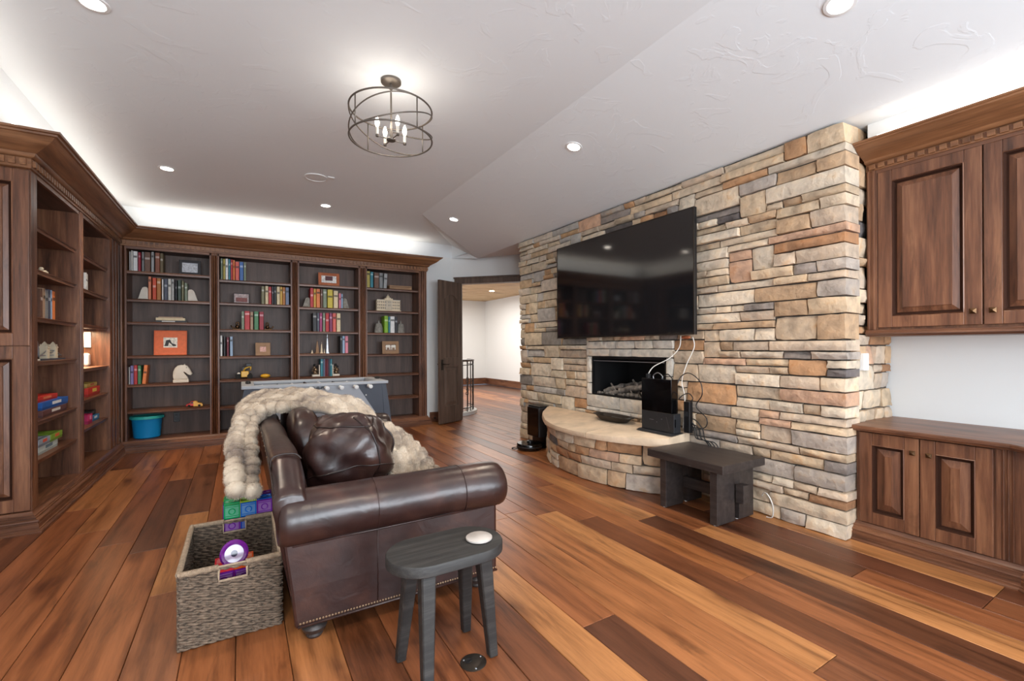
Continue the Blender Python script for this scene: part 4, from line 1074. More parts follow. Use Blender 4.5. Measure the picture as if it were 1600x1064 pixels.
# toy vehicles
def toycar(cx, y, z, s, body, label, roof=None, name='toy_car'):
    t = thing(name, (cx, y, z), label, 'toy')
    P_ = [(-1, .15), (-.95, .45), (-.6, .58), (-.35, .92), (.2, .95), (.5, .62), (.9, .5), (1, .3), (.98, .12)]
    mb = MB().loft([[(cx + a * s, y - .042 * k2, z + b * s * .85) for a, b in P_] for k2 in (-1, 1)])
    mb.build('body', 'toy', t, bevel=.006, col=body)
    MB().loft([[(cx + a * s, y - .0425 * k2, z + b * s * .85) for a, b in ((-.48, .6), (-.32, .86), (.15, .88), (.36, .62))] for k2 in (-1, 1)]).build('window', 'gloss_black', t)
    if roof: MB().loft([[(cx + a * s, y - .0435 * k2, z + b * s * .85) for a, b in ((-.1, .1), (-.1, .93), (.2, .96), (.5, .63), (.9, .51), (1.01, .3), (.99, .1))] for k2 in (-1, 1)]).build('side_panel', 'toy', t, col=roof)
    for a in (-.6, .6):
        for k2 in (-1, 1):
            T = lambda p, q, r_: Vector((cx + a * s + p, y + k2 * .044 + r_, z + .0 + .016 + q))
            MB(T).lathe([(.001, -.006), (.016, -.006), (.016, .006), (.001, .006)], n=14).build('wheel', 'rubber', t)
toycar(-.55, 7.54, .5225, .095, (196, 34, 30), 'red and yellow toy car on the sixth shelf of the leftmost back bay', roof=(236, 180, 70))
ty = thing('toy_loader', (.05, 7.56, .8805), 'yellow toy bulldozer on black tracks, fifth shelf of the second back bay', 'toy')
for sx in (-.085, .06):
    MB().loft([[(.05 + sx + a, 7.50, .8805 + c), ] for a, c in ()]) if 0 else None
    pts = [(0, .005), (.01, 0), (.05, 0), (.06, .01), (.06, .05), (.045, .075), (.015, .07), (0, .05)]
    MB().loft([[(.03 + sx + a * 1.1 - .015, 7.49, .8805 + c) for a, c in pts], [(.03 + sx + a * 1.1 - .015, 7.62, .8805 + c) for a, c in pts]]).build('track', 'rubber', ty, bevel=.004)
MB().box((.0, 7.50, .905), (.095, 7.60, .99)).build('body', 'toy', ty, bevel=.006, col=(222, 172, 34))
MB().tube([(.03, 7.53, .99), (.05, 7.52, 1.03), (.11, 7.51, 1.055)], .012, 7).tube([(.12, 7.51, 1.06), (.115, 7.5, 1.0)], .01, 6).build('arm', 'toy', ty, col=(200, 160, 60), smooth=True)
MB().box((.01, 7.53, .99), (.06, 7.59, 1.05)).box((.06, 7.5, 1.055), (.13, 7.56, 1.10)).build('cab', 'dark_plastic', ty, bevel=.005)
MB().sphere((-.03, 7.51, .955), .02, 9, 6).build('lamp', 'paper', ty, smooth=True)
single(MB().sphere((.305, 7.54, .912), .031, 14, 8, (2.1, 1.2, 1)), 'toy_submarine', 'toy', 'small yellow rounded toy on the fifth shelf, right of the toy bulldozer', 'toy', org=(.305, 7.54, .88), smooth=True, col=(226, 168, 40))
# miniature towers
def tower(cx, z, h, w_, mat, label, k=0):
    pr = [(w_ / 2, 0), (w_ / 2, .03 * h), (w_ * .36, .06 * h), (w_ * .26, .3 * h), (w_ * .3, .31 * h), (w_ * .2, .5 * h), (w_ * .22, .52 * h), (w_ * .1, .8 * h), (w_ * .03, .84 * h), (.0015, h)]
    mb = MB().loft([[(cx + r_ * sx, 7.56 + r_ * sy, z + zz) for sx, sy in ((-1, -1), (1, -1), (1, 1), (-1, 1))] for r_, zz in pr])
    single(mb, 'tower_model', mat, label, 'model building', 'miniature towers on the fourth shelf', org=(cx, 7.56, z))
tower(.942, 1.2345, .055, .04, 'cream', 'smallest cream miniature tower, first in the row on the fourth shelf, third back bay')
tower(1.016, 1.2345, .225, .066, 'kraft', 'tall tan miniature tower in the row of models, third back bay')
tower(1.078, 1.2345, .175, .04, 'cream', 'middle pale cream miniature tower in the row of models, third back bay')
tower(1.118, 1.2345, .075, .022, 'cream', 'tiny cream miniature tower just left of the grey one, third back bay')
tower(1.162, 1.2345, .295, .042, 'silver', 'tallest grey miniature tower in the row of models, third back bay')
# tan case lying on shelf, cream palace model
tb = thing('wooden_case', (2.3, 7.58, 2.2985), 'flat tan wooden case lying on the top shelf of the rightmost back bay', 'box')
MB().box((2.12, 7.46, 2.2985), (2.50, 7.66, 2.335)).build('box_base', 'kraft', tb, bevel=.003)
MB().box((2.118, 7.458, 2.337), (2.502, 7.662, 2.36)).build('lid', 'kraft', tb, bevel=.003)
pb = thing('palace_model', (2.12, 7.55, 1.9265), 'cream model of a columned palace on the second shelf, rightmost back bay', 'model building')
mb = MB().box((1.915, 7.50, 1.9265), (2.325, 7.62, 1.945)).box((1.925, 7.52, 1.945), (2.315, 7.61, 2.11)).box((2.05, 7.51, 2.11), (2.19, 7.61, 2.14)).box((2.08, 7.52, 2.14), (2.16, 7.60, 2.155))
mb.build('walls', 'cream', pb, bevel=.002)
MB().lathe([(.03, 0), (.03, .015), (.022, .03), (.008, .04), (.003, .06), (.001, .062)], (2.12, 7.56, 2.155), 14).build('dome', 'cream', pb, smooth=40)
wn = MB()
for i in range(13):
    for zz in (1.965, 2.015, 2.065):
        if not (4 < i < 8 and zz < 2.0): wn.box((1.938 + i * .029, 7.5185, zz), (1.938 + i * .029 + .013, 7.521, zz + .028))
wn.build('window', 'log_bark', pb, kind='stuff')
cl = MB()
for i in range(6): cl.tube([(2.07 + i * .02, 7.512, 1.945), (2.07 + i * .02, 7.512, 2.11)], .0045, 8)
cl.build('column', 'bone', pb, smooth=True)
MB().hexa([(1.925, 7.505, 2.108), (2.05, 7.505, 2.108), (2.05, 7.515, 2.108), (1.925, 7.515, 2.108)], [(1.925, 7.505, 2.118), (2.05, 7.505, 2.118), (2.05, 7.515, 2.118), (1.925, 7.515, 2.118)]).box((2.19, 7.505, 2.108), (2.315, 7.515, 2.118)).build('cornice', 'bone', pb)

# left bookcase items
wa = thing('wooden_animal', (-1.42, 5.28, 1.9305), 'small tan wooden toy animal on the second shelf of the left bookcase', 'toy')
MB().sphere((-1.42, 5.30, 1.965), .026, 10, 6, (.8, 1.9, .8)).sphere((-1.42, 5.22, 1.985), .017, 8, 6).build('body', 'cream', wa, smooth=True)
MB().tube([(-1.42, 5.26, 1.95), (-1.42, 5.25, 1.9305)], .007, 6).tube([(-1.42, 5.33, 1.95), (-1.42, 5.34, 1.9305)], .007, 6).build('leg', 'cream', wa)
br = thing('bridge_model', (-1.45, 5.5, 1.2255), 'small grey model of a suspension tower bridge, fourth shelf of left bookcase', 'model building')
MB().box((-1.49, 5.20, 1.2255), (-1.41, 5.80, 1.238)).build('base', 'slate_blue', br)
for yy in (5.40, 5.60):
    mb = MB().box((-1.475, yy - .028, 1.238), (-1.425, yy + .028, 1.33))
    mb.loft([[(-1.45 + a, yy + b, z) for a, b in ((-s, -s), (s, -s), (s, s), (-s, s))] for s, z in ((.03, 1.33), (.028, 1.34), (.002, 1.385))])
    for a in (-.02, .02):
        for b in (-.024, .024): mb.loft([[(-1.45 + a + p, yy + b + q, z) for p, q in ((-s, -s), (s, -s), (s, s), (-s, s))] for s, z in ((.006, 1.33), (.001, 1.365))])
    mb.build('tower', 'cream', br)
MB().box((-1.465, 5.22, 1.262), (-1.435, 5.78, 1.27)).box((-1.46, 5.43, 1.305), (-1.44, 5.57, 1.312)).build('deck', 'silver', br)
cb = MB()
for k in (-1, 1): 
    cb.tube([(-1.435, 5.5 + k * (.1 + .18 * t), 1.33 - .07 * sqrt(t) * 1.0) for t in [i / 8 for i in range(9)]], .004, 5)
cb.tube([(-1.435, 5.40 + .2 * t, 1.325 - .04 * sin(pi * t)) for t in [i / 8 for i in range(9)]], .004, 5)
cb.build('cable', 'silver', br)
wh = thing('ferris_wheel_model', (-1.45, 5.27, 1.2385), 'small grey arch shaped model at the left end beside the bridge model', 'model')
MB().tube([(-1.45, 5.14 + .12 * cos(t), 1.25 + .18 * sin(t)) for t in [i * pi / 14 for i in range(15)]], .008, 7).build('arch', 'silver', wh, smooth=True)
MB().box((-1.48, 5.0, 1.2255), (-1.42, 5.19, 1.238)).build('base', 'bone', wh)
def gbox(name, y0, y1, z0, h, x0, x1, col, label, bandc, rot=0):
    t = thing(name, ((x0 + x1) / 2, (y0 + y1) / 2, z0), label, 'box')
    zl = z0 + h * .3
    MB().box((x0 + .002, y0 + .002, z0), (x1 - .002, y1 - .002, zl)).build('tray', 'cover', t, col=tuple(v * .8 for v in col))
    MB().box((x0, y0, zl), (x1, y1, z0 + h)).build('lid', 'cover', t, col=col, bevel=.002)
    MB().box((x1 + .0003, y0 + (y1 - y0) * .35, zl + h * .15), (x1 + .0013, y0 + (y1 - y0) * .7, zl + h * .55)).build('front_label', 'cover', t, col=bandc)
    MB().box((x0 + .03, y0 + .03, z0 + h + .0003), (x1 - .03, y1 - .05, z0 + h + .001)).build('top_label', 'cover', t, col=tuple(min(255, v * 1.15 + 10) for v in col))
gbox('game_box', 5.02, 5.60, .7685, .055, -1.63, -1.36, (96, 62, 60), 'brown and white game box at the bottom of the game stack, left bookcase', (210, 204, 196))
gbox('game_box', 5.05, 5.68, .8245, .06, -1.62, -1.37, (30, 92, 170), 'blue board game box with white label, middle of the stack, left bookcase', (226, 226, 226))
gbox('game_box', 5.0, 5.52, .8855, .045, -1.63, -1.40, (198, 46, 34), 'red board game box on top of the blue one, left bookcase', (222, 120, 80))
gbox('puzzle_box', 5.0, 5.44, .4735, .065, -1.60, -1.38, (196, 206, 200), 'white puzzle box at the bottom of the stack, sixth shelf, left bookcase', (110, 130, 140))
gbox('puzzle_box', 4.97, 5.22, .5395, .06, -1.62, -1.37, (150, 160, 172), 'grey puzzle box on the white one, nearest the camera, left bookcase', (220, 90, 60))
gbox('puzzle_box', 5.235, 5.52, .5395, .06, -1.62, -1.37, (130, 168, 56), 'lime green puzzle box with orange end on the white one, left bookcase', (212, 96, 60))
gbox('game_box', 6.36, 6.82, .8125, .09, -1.60, -1.38, (204, 52, 40), 'red game box with yellow print, fifth shelf of the far left bay', (232, 200, 90))
gbox('game_box', 6.40, 6.80, .9035, .045, -1.60, -1.40, (206, 182, 96), 'yellow game box on top of the red one, far left bay', (190, 90, 60))
gbox('game_box', 6.36, 6.52, .5245, .10, -1.60, -1.38, (206, 50, 108), 'pink game box on the sixth shelf of the far left bay', (230, 150, 180))
gbox('game_box', 6.53, 6.84, .5245, .06, -1.60, -1.39, (60, 138, 190), 'blue game box beside the pink one, far left bay', (220, 230, 236))
gbox('game_box', 6.54, 6.80, .5855, .05, -1.60, -1.41, (36, 36, 38), 'black game box on top of the blue one, far left bay', (90, 90, 90))
# lit bay: LED bar, wall panel and white device
ub = thing('shelf_light', (-1.45, 6.4, 1.525), 'warm LED bar under the third shelf of the far left bay', 'light')
MB().box((-1.60, 6.0, 1.524), (-1.57, 6.85, 1.5315)).build('bar', 'led', ub)
light('shelf_led', 'AREA', (-1.50, 6.42, 1.52), 15, (1, .70, .42), shape='RECTANGLE', size=.06, size_y=.85)
wp = thing('wall_panel', (-1.55, 6.92, 1.33), 'white rectangular control panel on the side wall of the lit far left bay', 'control panel')
MB().box((-1.60, 6.908, 1.335), (-1.474, 6.9285, 1.515)).build('body', 'lit_panel', wp, bevel=.006, seg=3)
wd = thing('white_speaker', (-1.50, 6.82, 1.1255), 'small white rounded speaker standing on the lit shelf, far left bay', 'speaker')
MB().box((-1.56, 6.76, 1.1285), (-1.462, 6.86, 1.27)).build('body', 'lit_panel', wd, bevel=.025, seg=4)
MB().box((-1.55, 6.775, 1.1253), (-1.475, 6.845, 1.1284)).build('foot', 'grey_stone', wd)

# ================================================================== TELEVISION
tv = thing('television', (3.40, 3.5, 1.42), 'large flat black television mounted on the stone chimney wall', 'television')
MB().box((3.365, 2.522, 1.422), (3.40, 4.492, 2.532)).build('casing', 'black_plastic', tv, bevel=.004)
MB().box((3.3615, 2.532, 1.436), (3.366, 4.482, 2.522)).build('screen', 'tv_screen', tv)
bz = MB()
for a, b_ in (((3.359, 2.522, 1.422), (3.366, 2.531, 2.532)), ((3.359, 4.483, 1.422), (3.366, 4.492, 2.532)), ((3.359, 2.531, 2.523), (3.366, 4.483, 2.532)), ((3.359, 2.531, 1.422), (3.366, 4.483, 1.435))): bz.box(a, b_)
bz.build('bezel', 'iron', tv)
MB().box((3.40, 3.2, 1.75), (3.50, 3.8, 2.15)).build('wall_bracket', 'black_plastic', tv)
single(MB().sphere((3.40, 2.64, 1.40), .03, 14, 8, (.7, 1.6, .6)), 'cable_clip', 'copper', 'small tan oval cable cover under the lower right corner of the television', 'cable cover', org=(3.40, 2.64, 1.4), smooth=True)

def smooth_pts(P, n=8):
    P = [Vector(p) for p in P]; out = []
    for i in range(len(P) - 1):
        p0, p1, p2, p3 = P[max(i - 1, 0)], P[i], P[i + 1], P[min(i + 2, len(P) - 1)]
        for k in range(n):
            t = k / n
            out.append(.5 * ((2 * p1) + (-p0 + p2) * t + (2 * p0 - 5 * p1 + 4 * p2 - p3) * t * t + (-p0 + 3 * p1 - 3 * p2 + p3) * t ** 3))
    out.append(P[-1]); return out
def cable(pts, r_, mat, label, n=8):
    single(MB().tube(smooth_pts(pts, n), r_, 7), 'cable', mat, label, 'cable', smooth=True, org=pts[0])
# upright game console
gx = thing('game_console', (3.33, 2.85, .51), 'upright black game console standing on the hearth slab', 'game console')
MB().hexa([(3.23, 2.66, .528), (3.40, 2.66, .540), (3.40, 3.08, .540), (3.23, 3.08, .528)], [(3.255, 2.68, .545), (3.385, 2.68, .545), (3.385, 3.06, .545), (3.255, 3.06, .545)]).build('stand', 'dark_plastic', gx, bevel=.003)
MB().box((3.275, 2.672, .546), (3.365, 3.045, .715)).build('lower_casing', 'dark_plastic', gx, bevel=.003)
MB().box((3.275, 2.700, .716), (3.365, 3.045, 1.02)).build('upper_casing', 'gloss_black', gx, bevel=.003)
vt = MB()
for i in range(9): vt.box((3.2742, 2.72 + i * .004 + (i // 3) * .0, .58 + i * .012), (3.2752, 2.725 + i * .004, .583 + i * .012))
vt.box((3.2738, 2.80, .655), (3.2752, 2.815, .66)).box((3.2738, 2.90, .64), (3.2752, 2.95, .643)).box((3.2738, 2.86, .62), (3.2752, 2.865, .63))
vt.build('marking', 'silver', gx)
MB().box((3.285, 2.6715, .60), (3.30, 2.673, .67)).build('slot', 'gloss_black', gx)
pb_ = thing('power_brick', (3.40, 2.58, .54), 'small black power box standing behind the game console', 'power supply')
MB().box((3.37, 2.585, .552), (3.42, 2.645, .83)).build('body', 'black_plastic', pb_, bevel=.006)
for i in range(1): MB().box((3.365, 2.60, .70), (3.37, 2.635, .74)).build('indicator', 'dark_plastic', pb_)
plg = MB().box((3.305, 2.985, 1.0205), (3.335, 3.02, 1.06))
single(plg, 'plug', 'dark_plastic', 'dark plug standing on the top left corner of the game console', 'plug', org=(3.32, 3.0, 1.02), bevel=.004)
cable([(3.43, 2.72, 1.415), (3.43, 2.735, 1.31), (3.40, 2.82, 1.21), (3.35, 2.96, 1.13), (3.32, 3.0, 1.062)], .0045, 'white_cable', 'white cable curving from the television down to the console top')
cable([(3.44, 2.60, 1.40), (3.44, 2.585, 1.31), (3.43, 2.66, 1.15), (3.42, 2.70, 1.0), (3.42, 2.67, .85), (3.43, 2.70, .56)], .0045, 'white_cable', 'white cable hanging straight down from the television behind the console')
cable([(3.31, 2.93, 1.02), (3.31, 2.93, 1.05), (3.31, 2.88, 1.075), (3.31, 2.83, 1.05), (3.31, 2.83, 1.022)], .005, 'silver', 'short grey cable loop on top of the game console')
cable([(3.34, 2.84, 1.02), (3.34, 2.84, 1.045), (3.34, 2.79, 1.065), (3.34, 2.75, 1.035), (3.34, 2.74, 1.022)], .005, 'black_plastic', 'second cable loop on top of the console, right of the grey one')
cable([(3.37, 2.71, .98), (3.40, 2.69, 1.05), (3.42, 2.62, 1.08), (3.43, 2.52, 1.01), (3.43, 2.50, .90), (3.43, 2.56, .79), (3.43, 2.46, .70), (3.43, 2.47, .62), (3.42, 2.58, .58), (3.38, 2.61, .575)], .0045, 'black_plastic', 'long black cable looping over the stones right of the console', 8)
cable([(3.37, 2.70, .84), (3.39, 2.67, .88), (3.41, 2.62, .90), (3.42, 2.585, .86), (3.41, 2.60, .832)], .0045, 'black_plastic', 'black cable arching from the console into the power box')
for i, (dy, dz) in enumerate(((0, 0), (-.035, -.03), (-.07, .02), (.02, -.02))):
    cable([(3.40, 2.66, .60 + dz), (3.40, 2.60 + dy * .5, .66 + dz), (3.42, 2.56 + dy, .60), (3.40, 2.52 + dy, .52), (3.44, 2.46 + dy, .50 - .0 * i), (3.45, 2.42 + dy, .44), (3.46, 2.40 + dy, .3), (3.46, 2.39 + dy, .18)], .005, 'black_plastic', ['black cable in the tangle beside the console, closest to it', 'black cable in the tangle beside the console, hanging lowest', 'black cable in the tangle beside the console, farthest right', 'black cable in the tangle beside the console, behind the others'][i])
cable([(3.45, 1.99, .16), (3.42, 1.955, .20), (3.40, 1.91, .19), (3.41, 1.885, .12), (3.43, 1.90, .03), (3.44, 1.95, .012)], .0045, 'white_cable', 'white cable loop near the floor at the right of the black bench')
# fruit tray on the hearth
tr = thing('tray', (3.36, 3.52, .53), 'dark oval tray with remote control lying on the hearth', 'tray')
def stad(cx, cy, rx, ry, z, n=28, p=2.6):
    return [(cx + rx * abs(cos(t)) ** (2 / p) * (1 if cos(t) > 0 else -1), cy + ry * abs(sin(t)) ** (2 / p) * (1 if sin(t) > 0 else -1), z) for t in [2 * pi * i / n for i in range(n)]]
zt = .533
MB().loft([stad(3.36, 3.52, .055, .17, zt), stad(3.36, 3.52, .065, .19, zt + .008), stad(3.36, 3.52, .09, .24, zt + .05), stad(3.36, 3.52, .098, .275, zt + .058), stad(3.36, 3.52, .098, .275, zt + .064), stad(3.36, 3.52, .082, .225, zt + .06), stad(3.36, 3.52, .06, .18, zt + .02)]).build('body', 'iron', tr, smooth=40)
single(MB().box((3.345, 3.40, zt + .022), (3.385, 3.56, zt + .045)), 'remote_control', 'black_plastic', 'black remote control lying in the dark tray', 'remote control', org=(3.36, 3.48, zt + .02), bevel=.006)
single(MB().box((3.34, 3.585, zt + .022), (3.375, 3.70, zt + .035)), 'remote_control', 'silver', 'slim grey remote control lying at the left end of the dark tray', 'remote control', org=(3.36, 3.64, zt + .02), bevel=.005)

# robot vacuum and dock
rv = thing('robot_vacuum', (3.19, 4.87, 0), 'round black robot vacuum on the floor in front of its tower', 'vacuum')
MB().lathe([(.001, .008), (.155, .008), (.165, .02), (.165, .075), (.158, .085), (.001, .088)], (3.19, 4.87, 0), 40).build('body', 'gloss_black', rv, smooth=40)
MB().lathe([(.166, .04), (.168, .043), (.168, .05), (.166, .053)], (3.19, 4.87, 0), 40).build('bumper', 'dark_plastic', rv, smooth=40)
MB().lathe([(.001, .088), (.04, .088), (.04, .104), (.034, .109), (.001, .11)], (3.21, 4.89, 0), 24).build('sensor_turret', 'black_plastic', rv, smooth=40)
MB().tube([(3.19 + .07 * k, 4.87, .012) for k in (-1, 1)], .012, 8).build('wheel', 'rubber', rv)
MB().tube(smooth_pts([(3.08, 4.98, .02), (3.03, 5.01, .012), (2.99, 4.98, .012), (3.0, 4.93, .012), (3.04, 4.92, .02)], 5), .006, 6).build('side_brush', 'rubber', rv, smooth=True)
dk = thing('vacuum_dock', (3.4, 4.95, 0), 'tall black dust tower of the robot vacuum standing against the stones', 'vacuum dock')
MB().box((3.20, 4.80, .001), (3.47, 5.08, .006)).box((3.375, 4.80, .006), (3.47, 5.08, .14)).build('base', 'black_plastic', dk, bevel=.006)
MB().box((3.29, 4.80, .141), (3.47, 5.08, .53)).build('tower', 'dark_plastic', dk, bevel=.012)
MB().box((3.284, 4.815, .15), (3.2895, 5.065, .52)).build('front_panel', 'gloss_black', dk, bevel=.002)
MB().box((3.30, 4.81, .531), (3.46, 5.07, .548)).build('lid', 'black_plastic', dk, bevel=.006)

# ================================================================== BENCH
bn = thing('bench', (3.2, 2.3, 0), 'low dark brown slab bench in front of the stone wall', 'bench')
MB().box((2.93, 1.97, .40), (3.46, 2.665, .462)).build('seat', 'espresso_wood', bn, bevel=.004)
for y0, y1 in ((2.04, 2.10), (2.50, 2.56)):
    MB().box((2.965, y0, .006), (3.18, y1, .399)).build('leg', 'espresso_wood', bn, bevel=.003)
    MB().box((3.235, y0, .006), (3.42, y1, .399)).build('leg', 'espresso_wood', bn, bevel=.003)
    MB().box((3.1805, y0 + .001, .23), (3.2345, y1 - .001, .398)).build('filler', 'espresso_wood', bn)
MB().box((3.185, 1.995, .14), (3.23, 2.60, .229)).build('stretcher', 'espresso_wood', bn, bevel=.003)
for y0, y1 in ((1.965, 2.03), (2.565, 2.62)): MB().box((3.17, y0, .15), (3.245, y1, .285)).build('wedge', 'espresso_wood', bn, bevel=.004)
gl = MB()
for x in (2.985, 3.15, 3.25, 3.40):
    for y in (2.07, 2.53): gl.lathe([(.001, 0), (.012, 0), (.012, .006), (.001, .006)], (x, y, 0), 10)
gl.build('glide', 'white_plastic', bn)

# ================================================================== FOOSBALL TABLE
fo = thing('foosball_table', (.8, 6.2, 0), 'dark slate and grey foosball table in front of the back bookcase', 'game table')
FX0, FX1, FY0, FY1 = .03, 1.59, 5.80, 6.58
def endp(x0, x1, sg):
    # side panel flaring towards the floor
    xa = lambda z: -.11 * (1 - z / .87) ** .8 if z < .87 else 0
    rings = []
    for z in (.0, .12, .3, .5, .7, .86):
        o = xa(z)
        a, b_ = (x0 + o, x1 + o * .5) if sg < 0 else (x0 - o * .5, x1 - o)
        fy = .02 + .02 * (1 - z)
        rings.append([(a, FY0 - fy + .02, z), (b_, FY0 - fy + .02, z), (b_, FY1 + fy, z), (a, FY1 + fy, z)])
    return MB().loft(rings)
endp(FX0, FX0 + .05, -1).build('end_panel', 'slate_blue', fo, smooth=30)
endp(FX1 - .05, FX1, 1).build('end_panel', 'slate_blue', fo, smooth=30)
# long sides: dark with light central shield
for y0, y1 in ((FY0, FY0 + .03), (FY1 - .03, FY1)):
    MB().loft([[(x, y0, z) for x, z in ((FX0 - .06, .36), (FX1 + .06, .36), (FX1 - .02, .86), (FX0 + .02, .86))], [(x, y1, z) for x, z in ((FX0 - .06, .36), (FX1 + .06, .36), (FX1 - .02, .86), (FX0 + .02, .86))]]).build('side_panel', 'slate_blue', fo, bevel=.003)
sh = [(.40, .885), (1.215, .885), (1.46, .50), (.15, .50)]
MB().loft([[(x, FY0 - .016, z) for x, z in sh], [(x, FY0 - .001, z) for x, z in sh]]).build('shield_panel', 'table_grey', fo, bevel=.003)
MB().box((.15, FY0 - .018, .475), (1.47, FY0 - .001, .499)).build('trim_strip', 'black_plastic', fo)
MB().box((1.19, FY0 - .0185, .57), (1.25, FY0 - .0165, .62)).build('badge', 'black_plastic', fo)
MB().lathe([(.001, 0), (.009, .0), (.009, .006), (.001, .008)], (0, 0, 0), 14).build('button', 'white_plastic', fo, T=lambda a, b, c: Vector((1.345 + a, FY0 - c, .725 + b)))
rim = MB()
for a, b_ in (((FX0 - .03, FY0 - .03, .861), (FX1 + .03, FY0 + .045, .90)), ((FX0 - .03, FY1 - .045, .861), (FX1 + .03, FY1 + .03, .90)), ((FX0 - .03, FY0 + .0455, .861), (FX0 + .10, FY1 - .0455, .90)), ((FX1 - .10, FY0 + .0455, .861), (FX1 + .03, FY1 - .0455, .90))): rim.box(a, b_)
rim.build('rim', 'rim_grey', fo, bevel=.008)
inn = MB()
for a, b_ in (((FX0 + .10, FY0 + .03, .72), (FX1 - .10, FY0 + .045, .86)), ((FX0 + .10, FY1 - .045, .72), (FX1 - .10, FY1 - .03, .86)), ((FX0 + .085, FY0 + .03, .72), (FX0 + .10, FY1 - .03, .86)), ((FX1 - .10, FY0 + .03, .72), (FX1 - .085, FY1 - .03, .86))): inn.box(a, b_)
inn.build('inner_wall', 'table_grey', fo)
MB().box((FX0 + .06, FY0 + .03, .70), (FX1 - .06, FY1 - .03, .72)).build('field', 'table_grey', fo)
MB().box((FX0 + .06, FY0 + .03, .40), (FX1 - .06, FY1 - .03, .41)).build('base_board', 'slate_blue', fo)
for xx in (FX0 + .02, FX1 - .03):
    MB().lathe([(.001, 0), (.028, 0), (.03, .015), (.02, .03), (.001, .034)], (xx + .02, 6.18, .901), 16, sy=2.2).build('ball_cup', 'dark_plastic', fo, smooth=40)
fc = [.217, .383, .545, .702, .868, 1.031, 1.20, 1.368]
npl_ = [1, 2, 3, 5, 5, 3, 2, 1]
for i, x in enumerate(fc):
    zr = .842
    rd = MB().tube([(x, FY0 - .05, zr), (x, FY1 + .22, zr)], .0075, 8).build('rod', 'silver', fo, smooth=True)
    MB().tube([(x, FY0 - .02, zr), (x, FY0 - .045, zr)], .02, 14).build('bearing', 'white_plastic', rd, smooth=40)
    hx = .06 if i > 5 else .015
    MB().tube([(x, FY0 - .05, zr), (x, FY0 - .07, zr), (x, FY0 - .12, zr), (x, FY0 - .155, zr), (x, FY0 - .16, zr)], [.012, .022, .019, .025, .018], 16).build('handle', 'white_plastic', rd, smooth=40)
    n_ = npl_[i]
    for k in range(n_):
        yy = 6.19 + (k - (n_ - 1) / 2) * .11
        mb = MB().box((x - .012, yy - .016, .78), (x + .012, yy + .016, zr + .01)).box((x - .009, yy - .012, .735), (x + .009, yy + .012, .78)).sphere((x, yy, zr + .025), .014, 8, 6)
        mb.build('player', 'toy', rd, col=(40, 40, 44) if i % 2 else (190, 192, 196), bevel=.002)
em = MB()
em.lathe([(.001, 0), (.02, 0), (.02, .006), (.001, .008)], n=18)
for sg in (-1, 1):
    em.loft([[(sg * a, b, c) for a, b in ((.02, .004), (.045, .02), (.07, .018), (.05, .0), (.03, -.012))] for c in (0, .006)])
em.loft([[(a, b, c) for a, b in ((-.008, -.02), (.008, -.02), (.004, -.038), (-.004, -.038))] for c in (0, .006)])
em.build('emblem', 'dark_plastic', fo, T=lambda a, b, c: Vector((.783 + a, FY0 - .017 - c, .838 + b)))

# ================================================================== CHANDELIER
CX_, CY_ = .888, 3.069
ch = thing('chandelier', (CX_, CY_, 3.15), 'round open cage ceiling light of dark rings with candle bulbs', 'ceiling light')
MB().lathe([(.001, 3.126), (.058, 3.127), (.068, 3.134), (.068, 3.149), (.001, 3.1495)], (CX_, CY_, 0), 32).build('canopy', 'lamp_grey', ch, smooth=40)
MB().tube([(CX_, CY_, 3.125), (CX_, CY_, 2.80)], .006, 10).lathe([(.001, 3.09), (.012, 3.09), (.012, 3.112), (.001, 3.112)], (CX_, CY_, 0), 12).build('stem', 'lamp_grey', ch, smooth=40)
ZT, ZB, RR = 2.945, 2.745, .275
for z in (ZT, ZB):
    MB().tube([(CX_ + RR * cos(2 * pi * i / 64), CY_ + RR * sin(2 * pi * i / 64), z) for i in range(64)], .0058, 8, loop=True).build('ring', 'lamp_grey', ch, smooth=True)
for k in range(4):
    t = .35 + k * pi / 2
    MB().tube([(CX_ + RR * cos(t), CY_ + RR * sin(t), ZB), (CX_ + RR * cos(t), CY_ + RR * sin(t), ZT)], .0045, 8).build('strut', 'lamp_grey', ch, smooth=True)
for k in range(4):
    t0 = .35 + k * pi / 2
    pts = [(CX_ + RR * cos(t0 + pi * u), CY_ + RR * sin(t0 + pi * u), ZB + (ZT - ZB) * (0.5 - 0.5 * cos(pi * u))) for u in [i / 32 for i in range(33)]]
    MB().tube(pts, .0045, 8).build('band', 'lamp_grey', ch, smooth=True)
MB().lathe([(.001, 2.735), (.028, 2.737), (.032, 2.745), (.028, 2.752), (.012, 2.758), (.012, 2.80), (.001, 2.80)], (CX_, CY_, 0), 24).build('hub', 'lamp_grey', ch, smooth=40)
for k in range(4):
    t = .15 + k * pi / 2; ex, ey = CX_ + .10 * cos(t), CY_ + .10 * sin(t)
    am = MB().tube([(CX_ + .02 * cos(t), CY_ + .02 * sin(t), 2.745), (ex, ey, 2.745)], .004, 8).lathe([(.001, 2.738), (.011, 2.738), (.011, 2.752), (.001, 2.752)], (ex, ey, 0), 12).build('arm', 'lamp_grey', ch, smooth=40)
    MB().tube([(ex, ey, 2.7525), (ex, ey, 2.80)], .010, 14).build('candle_sleeve', 'bone', am, smooth=40)
    MB().lathe([(.001, 2.801), (.008, 2.802), (.014, 2.82), (.0155, 2.835), (.011, 2.855), (.003, 2.872), (.001, 2.873)], (ex, ey, 0), 14).build('bulb', 'bulb', am, smooth=40)
    light('bulb_light', 'POINT', (ex, ey, 2.885), BULB, (1, .9, .78), shadow_soft_size=.012)

